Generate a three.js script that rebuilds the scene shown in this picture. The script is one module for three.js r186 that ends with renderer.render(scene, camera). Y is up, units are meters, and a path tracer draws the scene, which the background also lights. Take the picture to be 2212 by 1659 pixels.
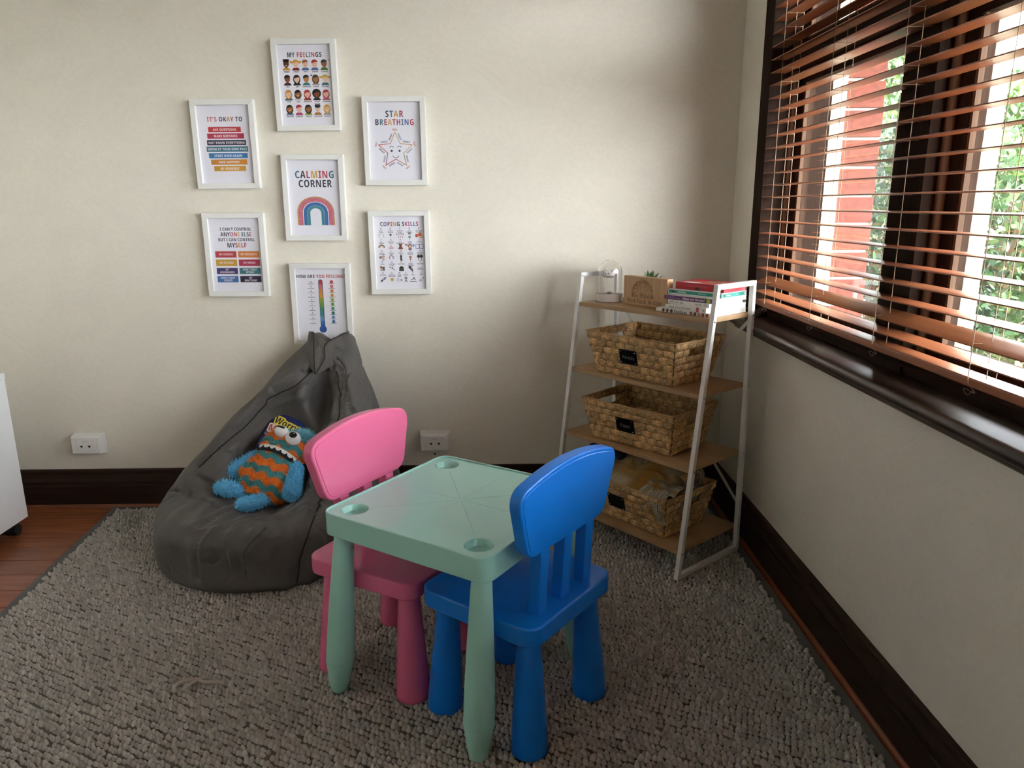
import * as THREE from 'three';
import { mergeGeometries, mergeVertices, toCreasedNormals } from 'three/addons/utils/BufferGeometryUtils.js';
import { RoundedBoxGeometry } from 'three/addons/geometries/RoundedBoxGeometry.js';
import { createNoise2D, createNoise3D } from 'simplex-noise';

// ------------------------------------------------------------------ camera, sky, sun, exposure
const scene = new THREE.Scene();
const renderer = new THREE.WebGLRenderer({ antialias: true });
renderer.toneMapping = THREE.LinearToneMapping;
renderer.toneMappingExposure = 1.85;
renderer.shadowMap.enabled = true;
renderer.shadowMap.type = THREE.PCFSoftShadowMap;

const camera = new THREE.PerspectiveCamera(2 * Math.atan(829.5 / 1592.41) * 180 / Math.PI, 2212 / 1659, 0.05, 200);
{
  const D = Math.PI / 180, yaw = 1.01477 * D, pitch = 13.72826 * D, roll = -0.304762 * D;
  const fwd = new THREE.Vector3(Math.sin(yaw) * Math.cos(pitch), -Math.sin(pitch), -Math.cos(yaw) * Math.cos(pitch));
  const right = new THREE.Vector3(Math.cos(yaw), 0, Math.sin(yaw)), up = right.clone().cross(fwd);
  const r = right.clone().multiplyScalar(Math.cos(roll)).addScaledVector(up, Math.sin(roll));
  const u = right.clone().multiplyScalar(-Math.sin(roll)).addScaledVector(up, Math.cos(roll));
  camera.position.set(-0.95881, 1.27812, 3.06301);
  camera.quaternion.setFromRotationMatrix(new THREE.Matrix4().makeBasis(r, u, fwd.negate()));
  scene.add(camera);
}
// bright hazy overcast sky, the same all round
scene.background = new THREE.Color().setRGB(0.90, 0.95, 1.0);
scene.backgroundIntensity = 13.5;
// the sun behind thin cloud: a broad soft disc low on the window side
const sun = new THREE.DirectionalLight(new THREE.Color().setRGB(1.0, 0.95, 0.87), 2.5);
sun.position.set(0.62 * 12, 0.36 * 12, 0.70 * 12);
sun.target.position.set(-1.2, 0.6, 1.2);
sun.position.add(sun.target.position);
sun.castShadow = true;
sun.shadow.radius = 100;
sun.shadow.mapSize.set(4096, 4096);
sun.shadow.camera.left = -6; sun.shadow.camera.right = 6; sun.shadow.camera.top = 6; sun.shadow.camera.bottom = -6;
sun.shadow.camera.near = 0.5; sun.shadow.camera.far = 40; sun.shadow.bias = -0.0005;
scene.add(sun, sun.target);

// ------------------------------------------------------------------ helpers
function rng(seed) { let s = seed | 0; return () => { s = (s + 0x6d2b79f5) | 0; let t = Math.imul(s ^ (s >>> 15), 1 | s); t = (t + Math.imul(t ^ (t >>> 7), 61 | t)) ^ t; return ((t ^ (t >>> 14)) >>> 0) / 4294967296; }; }
const rand = rng(11);
const n2 = createNoise2D(rng(5)), n3 = createNoise3D(rng(7));
const V3 = (x, y, z) => new THREE.Vector3(x, y, z);
const lin = (r, g, b) => new THREE.Color().setRGB(r, g, b);
const hex = (h) => new THREE.Color(h);
const lerp = THREE.MathUtils.lerp, clamp = THREE.MathUtils.clamp, smooth = THREE.MathUtils.smoothstep;

const taken = new Map();
function numbered(name) { const k = taken.get(name) ?? 0; taken.set(name, k + 1); return k ? name + '_' + String(k).padStart(3, '0') : name; }
function shade(m) { m.castShadow = true; m.receiveShadow = true; return m; }
function part(name, geo, mat, parent) { const m = shade(new THREE.Mesh(geo, mat)); m.name = name; parent.add(m); return m; }
function group(name, parent) { const g = new THREE.Group(); g.name = name; parent.add(g); return g; }
function thing(name, label, category, pos = [0, 0, 0], turn = 0, grp) {
  const o = new THREE.Group(); o.name = numbered(name); o.position.set(...pos); o.rotation.y = turn;
  o.userData = { label, category }; if (grp) o.userData.group = grp; scene.add(o); return o;
}
function structure(name, label, category) { const o = new THREE.Group(); o.name = name; o.userData = { kind: 'structure', label, category }; scene.add(o); return o; }
function box(w, h, d, x = 0, y = 0, z = 0) { return new THREE.BoxGeometry(w, h, d).translate(x, y, z); }
function span(x0, x1, y0, y1, z0, z1) { return box(x1 - x0, y1 - y0, z1 - z0, (x0 + x1) / 2, (y0 + y1) / 2, (z0 + z1) / 2); }
function rbox(w, h, d, r = 0.003, seg = 2) { return new RoundedBoxGeometry(w, h, d, seg, r); }
// a straight bar of rectangular section from a to b; the section's width lies along 'side'
function bar(a, b, w, t, side = V3(1, 0, 0), r = 0.0015) {
  const y = b.clone().sub(a), L = y.length(); y.normalize();
  const x = side.clone().addScaledVector(y, -side.dot(y)).normalize(), z = x.clone().cross(y);
  const g = new RoundedBoxGeometry(w, L, t, 1, Math.min(r, w * 0.45, t * 0.45));
  g.applyMatrix4(new THREE.Matrix4().makeBasis(x, y, z).setPosition(a.clone().add(b).multiplyScalar(0.5)));
  return g;
}
function tube(pts, r, seg = 24, rad = 6, closed = false) { return new THREE.TubeGeometry(new THREE.CatmullRomCurve3(pts, closed), seg, r, rad, closed); }
// extrude a profile given in (x, y) along z
function profileAlongZ(pts, z0, z1, bevel = 0) {
  const s = new THREE.Shape(pts.map(([x, y]) => new THREE.Vector2(x, y)));
  return new THREE.ExtrudeGeometry(s, { depth: z1 - z0, bevelEnabled: false }).translate(0, 0, z0);
}
function merge(list) { const all = list.map((g) => { const q = g.index ? g.toNonIndexed() : g; for (const k of Object.keys(q.attributes)) if (!['position', 'normal', 'uv'].includes(k)) q.deleteAttribute(k); return q; }); return mergeGeometries(all); }
// uv in metres from positions, by the main direction of each face
function worldUV(g, s = 1) {
  g = g.index ? g.toNonIndexed() : g; const p = g.attributes.position, uv = new Float32Array(p.count * 2), a = V3(), b = V3(), c = V3();
  for (let i = 0; i < p.count; i += 3) {
    a.fromBufferAttribute(p, i); b.fromBufferAttribute(p, i + 1); c.fromBufferAttribute(p, i + 2);
    const n = b.clone().sub(a).cross(c.clone().sub(a)), ax = Math.abs(n.x), ay = Math.abs(n.y), az = Math.abs(n.z);
    [a, b, c].forEach((v, k) => { const [u, w] = ax >= ay && ax >= az ? [v.z, v.y] : ay >= az ? [v.x, v.z] : [v.x, v.y]; uv[(i + k) * 2] = u * s; uv[(i + k) * 2 + 1] = w * s; });
  }
  g.setAttribute('uv', new THREE.BufferAttribute(uv, 2)); return g;
}
// uv in metres with u along the longest side, for wood grain
function woodUV(g, s = 1) {
  g = g.index ? g.toNonIndexed() : g; g.computeBoundingBox(); const d = g.boundingBox.getSize(V3()), L = d.x >= d.y && d.x >= d.z ? 0 : d.y >= d.z ? 1 : 2;
  const p = g.attributes.position, uv = new Float32Array(p.count * 2);
  for (let i = 0; i < p.count; i++) { const c = [p.getX(i), p.getY(i), p.getZ(i)]; uv[i * 2] = c[L] * s * 0.5; uv[i * 2 + 1] = (c[(L + 1) % 3] + c[(L + 2) % 3]) * s; }
  g.setAttribute('uv', new THREE.BufferAttribute(uv, 2)); return g;
}
function canvasTex(w, h, draw) {
  const c = document.createElement('canvas'); c.width = w; c.height = h; const g = c.getContext('2d'); draw(g, w, h);
  const t = new THREE.CanvasTexture(c); t.colorSpace = THREE.SRGBColorSpace; t.anisotropy = 8; t.needsUpdate = true; return t;
}
function dataTex(w, h, f, srgb = false) {
  const d = new Uint8Array(w * h * 4);
  for (let y = 0; y < h; y++) for (let x = 0; x < w; x++) { const v = f(x / w, y / h), o = (y * w + x) * 4; const a = Array.isArray(v) ? v : [v, v, v]; d[o] = clamp(a[0], 0, 1) * 255; d[o + 1] = clamp(a[1], 0, 1) * 255; d[o + 2] = clamp(a[2], 0, 1) * 255; d[o + 3] = 255; }
  const t = new THREE.DataTexture(d, w, h); t.magFilter = THREE.LinearFilter; t.minFilter = THREE.LinearFilter; t.wrapS = t.wrapT = THREE.RepeatWrapping; if (srgb) t.colorSpace = THREE.SRGBColorSpace; t.needsUpdate = true; return t;
}
// tiling noise
function tnoise(u, v, f, seed = 0) { const a = u * Math.PI * 2, b = v * Math.PI * 2, r = f / (Math.PI * 2); return n3(Math.cos(a) * r + seed, Math.sin(a) * r + Math.cos(b) * r * 1.3 + seed * 1.7, Math.sin(b) * r * 1.3 - seed); }
const std = (o) => new THREE.MeshStandardMaterial(o);
const phys = (o) => new THREE.MeshPhysicalMaterial(o);
function withRepeat(t, x, y) { const c = t.clone(); c.repeat.set(x, y); c.needsUpdate = true; return c; }

// wood: long streaks along u
const woodTone = (seed, fine) => (u, v) => {
  const s = 0.5 + 0.26 * tnoise(u * 0.0 + u, v, 7, seed) * 0.5 + 0.30 * n2(seed + Math.cos(u * 6.283) * 0.5, v * fine) * 0.6 + 0.16 * n2(seed * 3 + Math.sin(u * 6.283) * 1.4, v * fine * 3.1);
  return clamp(s, 0, 1);
};
function woodTex(seed, fine, dark, light, w = 256, h = 512) { const f = woodTone(seed, fine); return dataTex(w, h, (u, v) => { const k = f(u, v); return [lerp(dark[0], light[0], k), lerp(dark[1], light[1], k), lerp(dark[2], light[2], k)]; }, true); }

// ------------------------------------------------------------------ materials shared by several things
const wallBump = dataTex(512, 512, (u, v) => 0.5 + 0.22 * tnoise(u, v, 60, 1) + 0.18 * tnoise(u, v, 140, 3) + 0.03 * tnoise(u, v, 18, 2));
const wallTone = dataTex(256, 256, (u, v) => { const k = 0.985 + 0.008 * tnoise(u, v, 5, 4) + 0.010 * tnoise(u, v, 40, 9); return [0.905 * k, 0.884 * k, 0.828 * k]; }, true);
const wallMat = std({ map: wallTone, bumpMap: wallBump, bumpScale: 0.0005, roughness: 0.75 });
const ceilMat = std({ color: lin(0.80, 0.79, 0.75), roughness: 0.9 });
const darkTex = woodTex(21, 26, [0.160, 0.112, 0.090], [0.245, 0.178, 0.142]);
const darkWood = phys({ map: darkTex, roughness: 0.6, specularIntensity: 0.3, bumpMap: darkTex, bumpScale: 0.0004 });
const windowTex = woodTex(23, 26, [0.135, 0.098, 0.080], [0.215, 0.160, 0.130]);
const windowWood = phys({ map: windowTex, roughness: 0.65, specularIntensity: 0.05 });
const sillMat = std({ map: darkTex, roughness: 0.30 });
const beadTex = woodTex(27, 22, [0.31, 0.235, 0.185], [0.42, 0.325, 0.255]);
const beadWood = phys({ map: beadTex, roughness: 0.55, specularIntensity: 0.15 });
const whiteMetal = std({ color: lin(0.80, 0.80, 0.78), roughness: 0.42 });
const whitePaint = std({ color: lin(0.80, 0.80, 0.77), roughness: 0.38 });
const whitePlastic = std({ color: lin(0.80, 0.79, 0.76), roughness: 0.35 });
const blackMat = std({ color: lin(0.012, 0.012, 0.013), roughness: 0.6 });
const steel = std({ color: lin(0.55, 0.55, 0.55), metalness: 1, roughness: 0.35 });
const paneMat = phys({ color: 0xffffff, transmission: 1, thickness: 0, roughness: 0.0, ior: 1.45 });

// ================================================================== THE ROOM
const RX0 = -3.36, RZ1 = 4.9, RH = 2.75;
const WZ0 = 0.375, WZ1 = 3.975, WY0 = 0.875, WY1 = 2.2;      // clear window opening
{
  const w = structure('wall_back', 'cream painted plaster wall behind the framed prints', 'wall');
  part('plaster', worldUV(span(RX0 - 0.2, 0.2, -0.02, RH + 0.1, -0.2, 0)), wallMat, w);
  // drilled hole under the power point
  part('screw_hole', new THREE.CylinderGeometry(0.0042, 0.0042, 0.002, 16).rotateX(Math.PI / 2).translate(-1.243, 0.219, 0.0008), blackMat, w);
}
{
  const w = structure('wall_right', 'cream painted wall with the timber window', 'wall');
  part('plaster', worldUV(merge([span(0, 0.2, -0.02, 0.850, 0, RZ1), span(0, 0.2, WY1 + 0.03, RH + 0.1, 0, RZ1), span(0, 0.2, 0.850, WY1 + 0.03, 0, WZ0 - 0.035), span(0, 0.2, 0.850, WY1 + 0.03, WZ1 + 0.035, RZ1)])), wallMat, w);
}
{
  const w = structure('wall_left', 'cream painted wall on the cabinet side of the room', 'wall');
  part('plaster', worldUV(span(RX0 - 0.2, RX0, -0.02, RH + 0.1, 0, RZ1)), wallMat, w);
}
{
  const w = structure('wall_front', 'cream painted wall behind the camera', 'wall');
  part('plaster', worldUV(span(RX0 - 0.2, 0.2, -0.02, RH + 0.1, RZ1, RZ1 + 0.2)), wallMat, w);
  const c = structure('ceiling', 'flat white plaster ceiling', 'ceiling');
  part('plasterboard', span(RX0 - 0.2, 0.2, RH, RH + 0.1, -0.2, RZ1 + 0.2), ceilMat, c);
}
// floor of separate hardwood boards
{
  const f = structure('floor', 'varnished red-brown hardwood floorboards', 'floor');
  part('subfloor', span(RX0 - 0.2, 0.2, -0.12, -0.02, -0.2, RZ1 + 0.2), blackMat, f);
  const mats = [0, 1, 2].map((k) => std({ map: woodTex(40 + k * 3, 18, [0.46 + 0.02 * k, 0.265, 0.170], [0.62 + 0.02 * k, 0.390 + 0.012 * k, 0.265]), roughness: 0.27 }));
  const W = 0.1115, g = woodUV(rbox(-RX0, 0.02, W - 0.0034, 0.0016, 1), 1.3), g0 = woodUV(rbox(-RX0, 0.02, 0.0715, 0.0016, 1), 1.3), r = rng(3);
  for (let k = -1; 0.0745 + W * k < RZ1; k++) {
    const b = part('floorboard', k < 0 ? g0 : g, mats[Math.floor(r() * 3)], f);
    b.position.set(RX0 / 2, -0.01, k < 0 ? 0.037 : 0.0745 + W * (k + 0.5));
    if (r() < 0.5) b.rotation.y = Math.PI;
  }
}
// baseboards: plain lower board, step, moulded cap; a small timber bead on the floor
{
  const prof = [[0, 0], [0.022, 0], [0.022, 0.096], [0.0205, 0.099], [0.0150, 0.100], [0.0150, 0.106], [0.0195, 0.111], [0.0190, 0.118], [0.0150, 0.132], [0.0125, 0.146], [0.0135, 0.152], [0.0135, 0.161], [0.0105, 0.166], [0.006, 0.168], [0, 0.168]];
  const mk = (L) => woodUV(profileAlongZ(prof, 0, L), 2);
  const beadMat = std({ map: woodTex(55, 20, [0.40, 0.20, 0.11], [0.62, 0.36, 0.21]), roughness: 0.4 });
  const qp = [[0, 0], ...Array.from({ length: 7 }, (_, i) => [0.012 * Math.cos(i * Math.PI / 12), 0.012 * Math.sin(i * Math.PI / 12)])];
  const put = (name, label, L, place) => { const b = structure(name, label, 'baseboard'); place(part('board', mk(L), darkWood, b)); const q = part('floor_bead', woodUV(profileAlongZ(qp.map(([x, y]) => [x + 0.021, y]), 0, L), 2), beadMat, b); place(q); };
  put('baseboard_back', 'dark brown moulded baseboard along the back wall', -RX0, (m) => { m.rotation.y = -Math.PI / 2; m.position.set(0, 0, 0); });
  put('baseboard_right', 'dark brown moulded baseboard under the window', RZ1, (m) => { m.rotation.y = Math.PI; m.position.set(0, 0, RZ1); });
  put('baseboard_left', 'dark brown moulded baseboard along the left wall', RZ1, (m) => { m.position.set(RX0, 0, 0); });
}
// ------------------------------------------------------------------ the window with its frame, sashes, sill
{
  const w = structure('window_1', 'dark stained timber window with four lights and a moulded sill', 'window');
  const P = (name, g, m = windowWood, parent = w) => part(name, woodUV(g, 2), m, parent);
  // casing on the wall face
  const arch = [[0, 0], [-0.012, 0], [-0.020, 0.010], [-0.020, 0.070], [-0.015, 0.082], [-0.010, 0.088], [0, 0.088]];
  const casing = (y0, y1, z, flip) => { const s = new THREE.Shape(arch.map(([x, y]) => new THREE.Vector2(x, y * flip))); const g = new THREE.ExtrudeGeometry(s, { depth: y1 - y0, bevelEnabled: false }); g.rotateX(-Math.PI / 2); g.translate(0, y0, z); return g; };
  P('casing', span(-0.020, 0, 0.866, WY1 + 0.088, WZ0 - 0.086, WZ0 + 0.002));
  P('casing', span(-0.020, 0, 0.866, WY1 + 0.088, WZ1 - 0.002, WZ1 + 0.086));
  P('casing', span(-0.020, 0, WY1 - 0.002, WY1 + 0.088, WZ0 + 0.002, WZ1 - 0.002));
  // lining of the opening
  P('jamb', span(0, 0.2, WY0 - 0.02, WY1 + 0.03, WZ0 - 0.035, WZ0));
  P('jamb', span(0, 0.2, WY0 - 0.02, WY1 + 0.03, WZ1, WZ1 + 0.035));
  P('head', span(0, 0.2, WY1, WY1 + 0.03, WZ0, WZ1));
  P('bottom_rail', span(0.033, 0.2, 0.850, 0.900, WZ0, WZ1));
  P('rail_moulding', profileAlongZ([[0.034, 0.886], [0.026, 0.886], [0.026, 0.892], [0.030, 0.898], [0.034, 0.909], [0.05, 0.909], [0.05, 0.886]], WZ0, WZ1));
  const lights = [[WZ0, 1.17], [1.31, 2.105], [2.245, 3.04], [3.18, WZ1]];
  for (const [a, b] of [[1.17, 1.31], [2.105, 2.245], [3.04, 3.18]]) { P('post', span(0.028, 0.15, 0.862, WY1, a, b)); P('post_bead', profileAlongZ([[0, 0], [0.012, 0], [0.009, 0.008], [0, 0.011]], 0, WY1 - 0.91).rotateX(-Math.PI / 2).translate(0.06, 0.91, b)); }
  const TY0 = 1.70, TY1 = 1.765;
  const creamOut = std({ map: dataTex(128, 256, (u, v) => { const c = 0.92 + 0.05 * tnoise(u, v, 6, 2), flake = tnoise(u, v, 13, 8) > 0.62 ? 0.62 : 1; return [0.87 * c * flake, 0.85 * c * flake, 0.74 * c * flake]; }, true), roughness: 0.6 });
  for (const [a, b] of lights) {
    P('transom', span(0.04, 0.15, TY0 + 0.012, TY1 - 0.012, a, b));
    for (const [y0, y1] of [[0.900, TY0 + 0.012], [TY1 - 0.012, WY1]]) {
      const s = group('sash', w);
      const st = 0.062;
      P('stile', span(0.075, 0.115, y0, y1, a + 0.001, a + st), windowWood, s);
      P('stile', span(0.075, 0.115, y0, y1, b - st - 0.03, b - 0.001), windowWood, s);
      P('rail', span(0.075, 0.115, y0 + 0.001, y0 + (y0 < 1 ? 0.042 : 0.052), a + st, b - st - 0.03), windowWood, s);
      P('rail', span(0.075, 0.115, y1 - 0.045, y1 - 0.001, a + st, b - st - 0.03), windowWood, s);
      // stepped glazing beads inside the sash
      P('glazing_bead', profileAlongZ([[0.075, 0], [0.092, 0], [0.092, 0.012], [0.084, 0.010], [0.075, 0.004]], a + st, b - st - 0.03).translate(0, y0 + (y0 < 1 ? 0.042 : 0.052), 0), beadWood, s);
      P('glazing_bead', span(0.079, 0.092, y0 + (y0 < 1 ? 0.042 : 0.052), y1 - 0.045, a + st, a + st + 0.010), beadWood, s);
      P('glazing_bead', span(0.079, 0.092, y0 + (y0 < 1 ? 0.042 : 0.052), y1 - 0.045, b - st - 0.040, b - st - 0.03), beadWood, s);
      part('pane', span(0.0945, 0.0965, y0 + 0.04, y1 - 0.043, a + st - 0.004, b - st - 0.026), paneMat, s);
    }
    // round stop beads beside the sashes
    const stop = (z, d) => P('stop_bead', new THREE.CylinderGeometry(0.011, 0.011, WY1 - 0.91, 10, 1).translate(0.066, (WY1 + 0.91) / 2, z + d * 0.011), beadWood);
    stop(a, 1); stop(b, -1);
    // cream painted outside frame
    if (a === WZ0) P('outer_frame', span(0.2, 0.25, 0.80, WY1 + 0.05, a - 0.075, a + 0.002), creamOut); else P('outer_frame', span(0.15, 0.19, 0.862, WY1 + 0.03, a - 0.085, a + 0.008), creamOut);
    P('outer_frame', span(0.15, 0.19, 0.862, WY1 + 0.03, b - 0.008, b + 0.052), creamOut);
    P('outer_frame', span(0.15, 0.19, TY0 - 0.005, TY1 + 0.005, a + 0.008, b - 0.008), creamOut);
    P('outer_sill', profileAlongZ([[0.20, 0.895], [0.31, 0.865], [0.31, 0.83], [0.20, 0.83]], a - 0.07, b + 0.065), creamOut);
  }
  // moulded sill: rounded nosing over a hollow
  const sp = [[0.04, 0.834], [0.04, 0.8680], [-0.046, 0.8604]];
  for (let i = 0; i <= 8; i++) { const t = Math.PI / 2 + i * Math.PI / 8; sp.push([-0.060 + 0.0145 * Math.cos(t), 0.8455 + 0.0149 * Math.sin(t)]); }
  sp.push([-0.058, 0.829], [-0.054, 0.824]);
  for (let i = 0; i <= 5; i++) { const t = i * Math.PI / 10; sp.push([-0.020 - 0.030 * Math.cos(t), 0.824 - 0.018 * Math.sin(t)]); }
  sp.push([-0.012, 0.800], [0, 0.800], [0, 0.834]);
  part('sill', woodUV(toCreasedNormals(profileAlongZ(sp, WZ0 - 0.115, WZ1 + 0.115), 0.6), 2), sillMat, w);
}
// ------------------------------------------------------------------ outside: brick skin of the wall, garden
{
  const w = structure('wall_outside', 'red brick outer wall beside the window', 'wall');
  const mortar = std({ color: lin(0.36, 0.33, 0.29), roughness: 0.95 });
  part('mortar', merge([span(0.255, 0.415, -0.6, 3.1, -1.2, 0.292), span(0.255, 0.415, -0.6, 0.78, 0.292, RZ1), span(0.255, 0.415, WY1 + 0.1, 3.1, 0.292, RZ1), span(0.255, 0.415, 0.78, WY1 + 0.1, 4.085, RZ1)]), mortar, w);
  const bm = [0, 1, 2].map((k) => std({ map: dataTex(128, 128, (u, v) => { const c = 0.9 + 0.14 * tnoise(u, v, 9, k + 2) + 0.08 * tnoise(u, v, 40, k + 5); return [0.44 * c, (0.205 + 0.012 * k) * c, 0.165 * c]; }, true), roughness: 0.9 }));
  const C = 0.1, g = worldUV(rbox(0.172, C - 0.010, 0.24, 0.003, 1), 4), r = rng(9);
  for (let k = 0; k < 34; k++) { const b = part('brick', g, bm[Math.floor(r() * 3)], w); b.position.set(0.336, -0.5 + (k + 0.5) * C, 0.182 + (r() - 0.5) * 0.004); }
}
{
  const e = structure('eaves', 'boarded eaves over the window outside', 'eaves');
  const em = std({ color: lin(0.45, 0.43, 0.38), roughness: 0.8 });
  for (let k = 0; k < 8; k++) part('soffit_board', span(0.43 + k * 0.1, 0.525 + k * 0.1, 2.50, 2.515, -1.6, RZ1), em, e);
  part('fascia', span(1.225, 1.25, 2.42, 2.62, -1.6, RZ1), em, e);
  part('roof', span(0.2, 1.3, 2.62, 2.66, -1.6, RZ1), std({ color: lin(0.10, 0.05, 0.04), roughness: 0.8 }), e);
}
{
  const g = structure('ground_outside', 'pale paved ground outside', 'ground');
  part('paving', span(0.42, 16, -0.62, -0.6, -14, 14), std({ color: lin(0.26, 0.25, 0.21), roughness: 1 }), g);
  part('soil', span(-16, -4.1, -0.62, -0.6, -14, 14), std({ color: lin(0.30, 0.32, 0.20), roughness: 1 }), g);
}
{
  // paling fence across the garden
  const f = thing('paling_fence', 'weathered timber paling fence in the garden beyond the right-hand pane', 'fence', [4.6, -0.6, 0]);
  const fm = [0, 1, 2].map((k) => std({ map: woodTex(70 + k, 14, [0.62, 0.52, 0.34], [0.82, 0.72, 0.52], 128, 256), roughness: 0.9 }));
  const pg = woodUV(rbox(0.02, 1.62, 0.094, 0.003, 1).translate(0, 0.81, 0), 1), r = rng(12);
  for (let k = 0; k < 78; k++) { const p = part('paling', pg, fm[Math.floor(r() * 3)], f); p.position.set(0, (r() - 0.5) * 0.03, -7.2 + k * 0.1); p.rotation.x = (r() - 0.5) * 0.012; }
  for (const y of [0.35, 1.25]) part('fence_rail', span(0.012, 0.06, y, y + 0.08, -7.3, 0.7), fm[0], f);
}
{
  // shrubs: woody stems and instanced leaves
  const leafShape = new THREE.Shape(); leafShape.moveTo(0, 0); leafShape.quadraticCurveTo(0.5, 0.45, 0, 1); leafShape.quadraticCurveTo(-0.5, 0.45, 0, 0);
  const leafG = new THREE.ShapeGeometry(leafShape, 4);
  const leafM = phys({ color: 0xffffff, roughness: 0.55, transmission: 0.4, thickness: 0, side: THREE.DoubleSide });
  const stemM = std({ color: lin(0.12, 0.08, 0.05), roughness: 0.9 });
  function shrub(label, x, z, rx, ry, rz, yc, count, size, tones, seed, stems, cat = 'shrub') {
    const s = thing('garden_shrub', label, cat, [x, -0.6, z]), r = rng(seed);
    const list = [];
    for (let k = 0; k < stems; k++) { const a = r() * 6.28, q = r() * 0.8, top = V3(Math.cos(a) * rx * q, yc + 0.6 + ry * (0.6 - q * 0.3), Math.sin(a) * rz * q); list.push(tube([V3((r() - 0.5) * 0.2, 0, (r() - 0.5) * 0.2), V3(top.x * 0.4 + (r() - 0.5) * 0.1, top.y * 0.5, top.z * 0.4), top], 0.009 + r() * 0.008, 8, 5)); }
    part('stems', merge(list), stemM, s);
    const im = new THREE.InstancedMesh(leafG, leafM, count); im.name = 'leaves'; im.userData.kind = 'stuff'; shade(im);
    const m = new THREE.Matrix4(), q = new THREE.Quaternion(), e = new THREE.Euler(), c = new THREE.Color();
    for (let k = 0; k < count; k++) {
      let p; do { p = V3(r() * 2 - 1, r() * 2 - 1, r() * 2 - 1); } while (p.length() > 1 || p.length() < 0.45 || n3(p.x * 2.3 + seed, p.y * 2.3, p.z * 2.3) < -0.35);
      e.set(r() * 6.28, r() * 6.28, r() * 6.28); q.setFromEuler(e); const sz = size * (0.6 + r() * 0.8);
      m.compose(V3(p.x * rx, yc + 0.6 + p.y * ry, p.z * rz), q, V3(sz * 0.75, sz, sz)); im.setMatrixAt(k, m);
      const t = tones[Math.floor(r() * tones.length)], b = 0.75 + r() * 0.5; im.setColorAt(k, c.setRGB(t[0] * b, t[1] * b, t[2] * b));
    }
    s.add(im); return s;
  }
  const dk = [[0.020, 0.055, 0.022], [0.028, 0.075, 0.026], [0.016, 0.042, 0.020]], md = [[0.05, 0.13, 0.03], [0.075, 0.16, 0.04], [0.035, 0.09, 0.025]], lt = [[0.12, 0.21, 0.05], [0.17, 0.25, 0.07], [0.08, 0.16, 0.04]];
  shrub('dense dark green hedge shrub behind the red brick pier', 1.45, -1.75, 0.75, 1.35, 0.75, 0.45, 22000, 0.06, dk.concat([md[0]]), 31, 9);
  shrub('tall bright green shrub rising behind the loose shrub', 3.4, -3.5, 1.0, 1.2, 1.0, 1.15, 16000, 0.085, md.concat(lt), 32, 9);
  shrub('tall pale green tree showing above the dark hedge', 2.3, -4.4, 1.1, 1.5, 1.0, 1.75, 14000, 0.085, md.concat(lt), 35, 9, 'tree');
  shrub('loose light green shrub with bare branches in front of the paling fence', 2.6, -2.35, 0.95, 1.0, 0.95, 0.80, 7000, 0.075, lt.concat(md), 33, 22);
  shrub('leafy green shrub at the far right of the window', 3.5, -0.9, 0.9, 1.0, 0.9, 0.85, 8000, 0.08, md.concat(lt), 34, 16);
}

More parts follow.
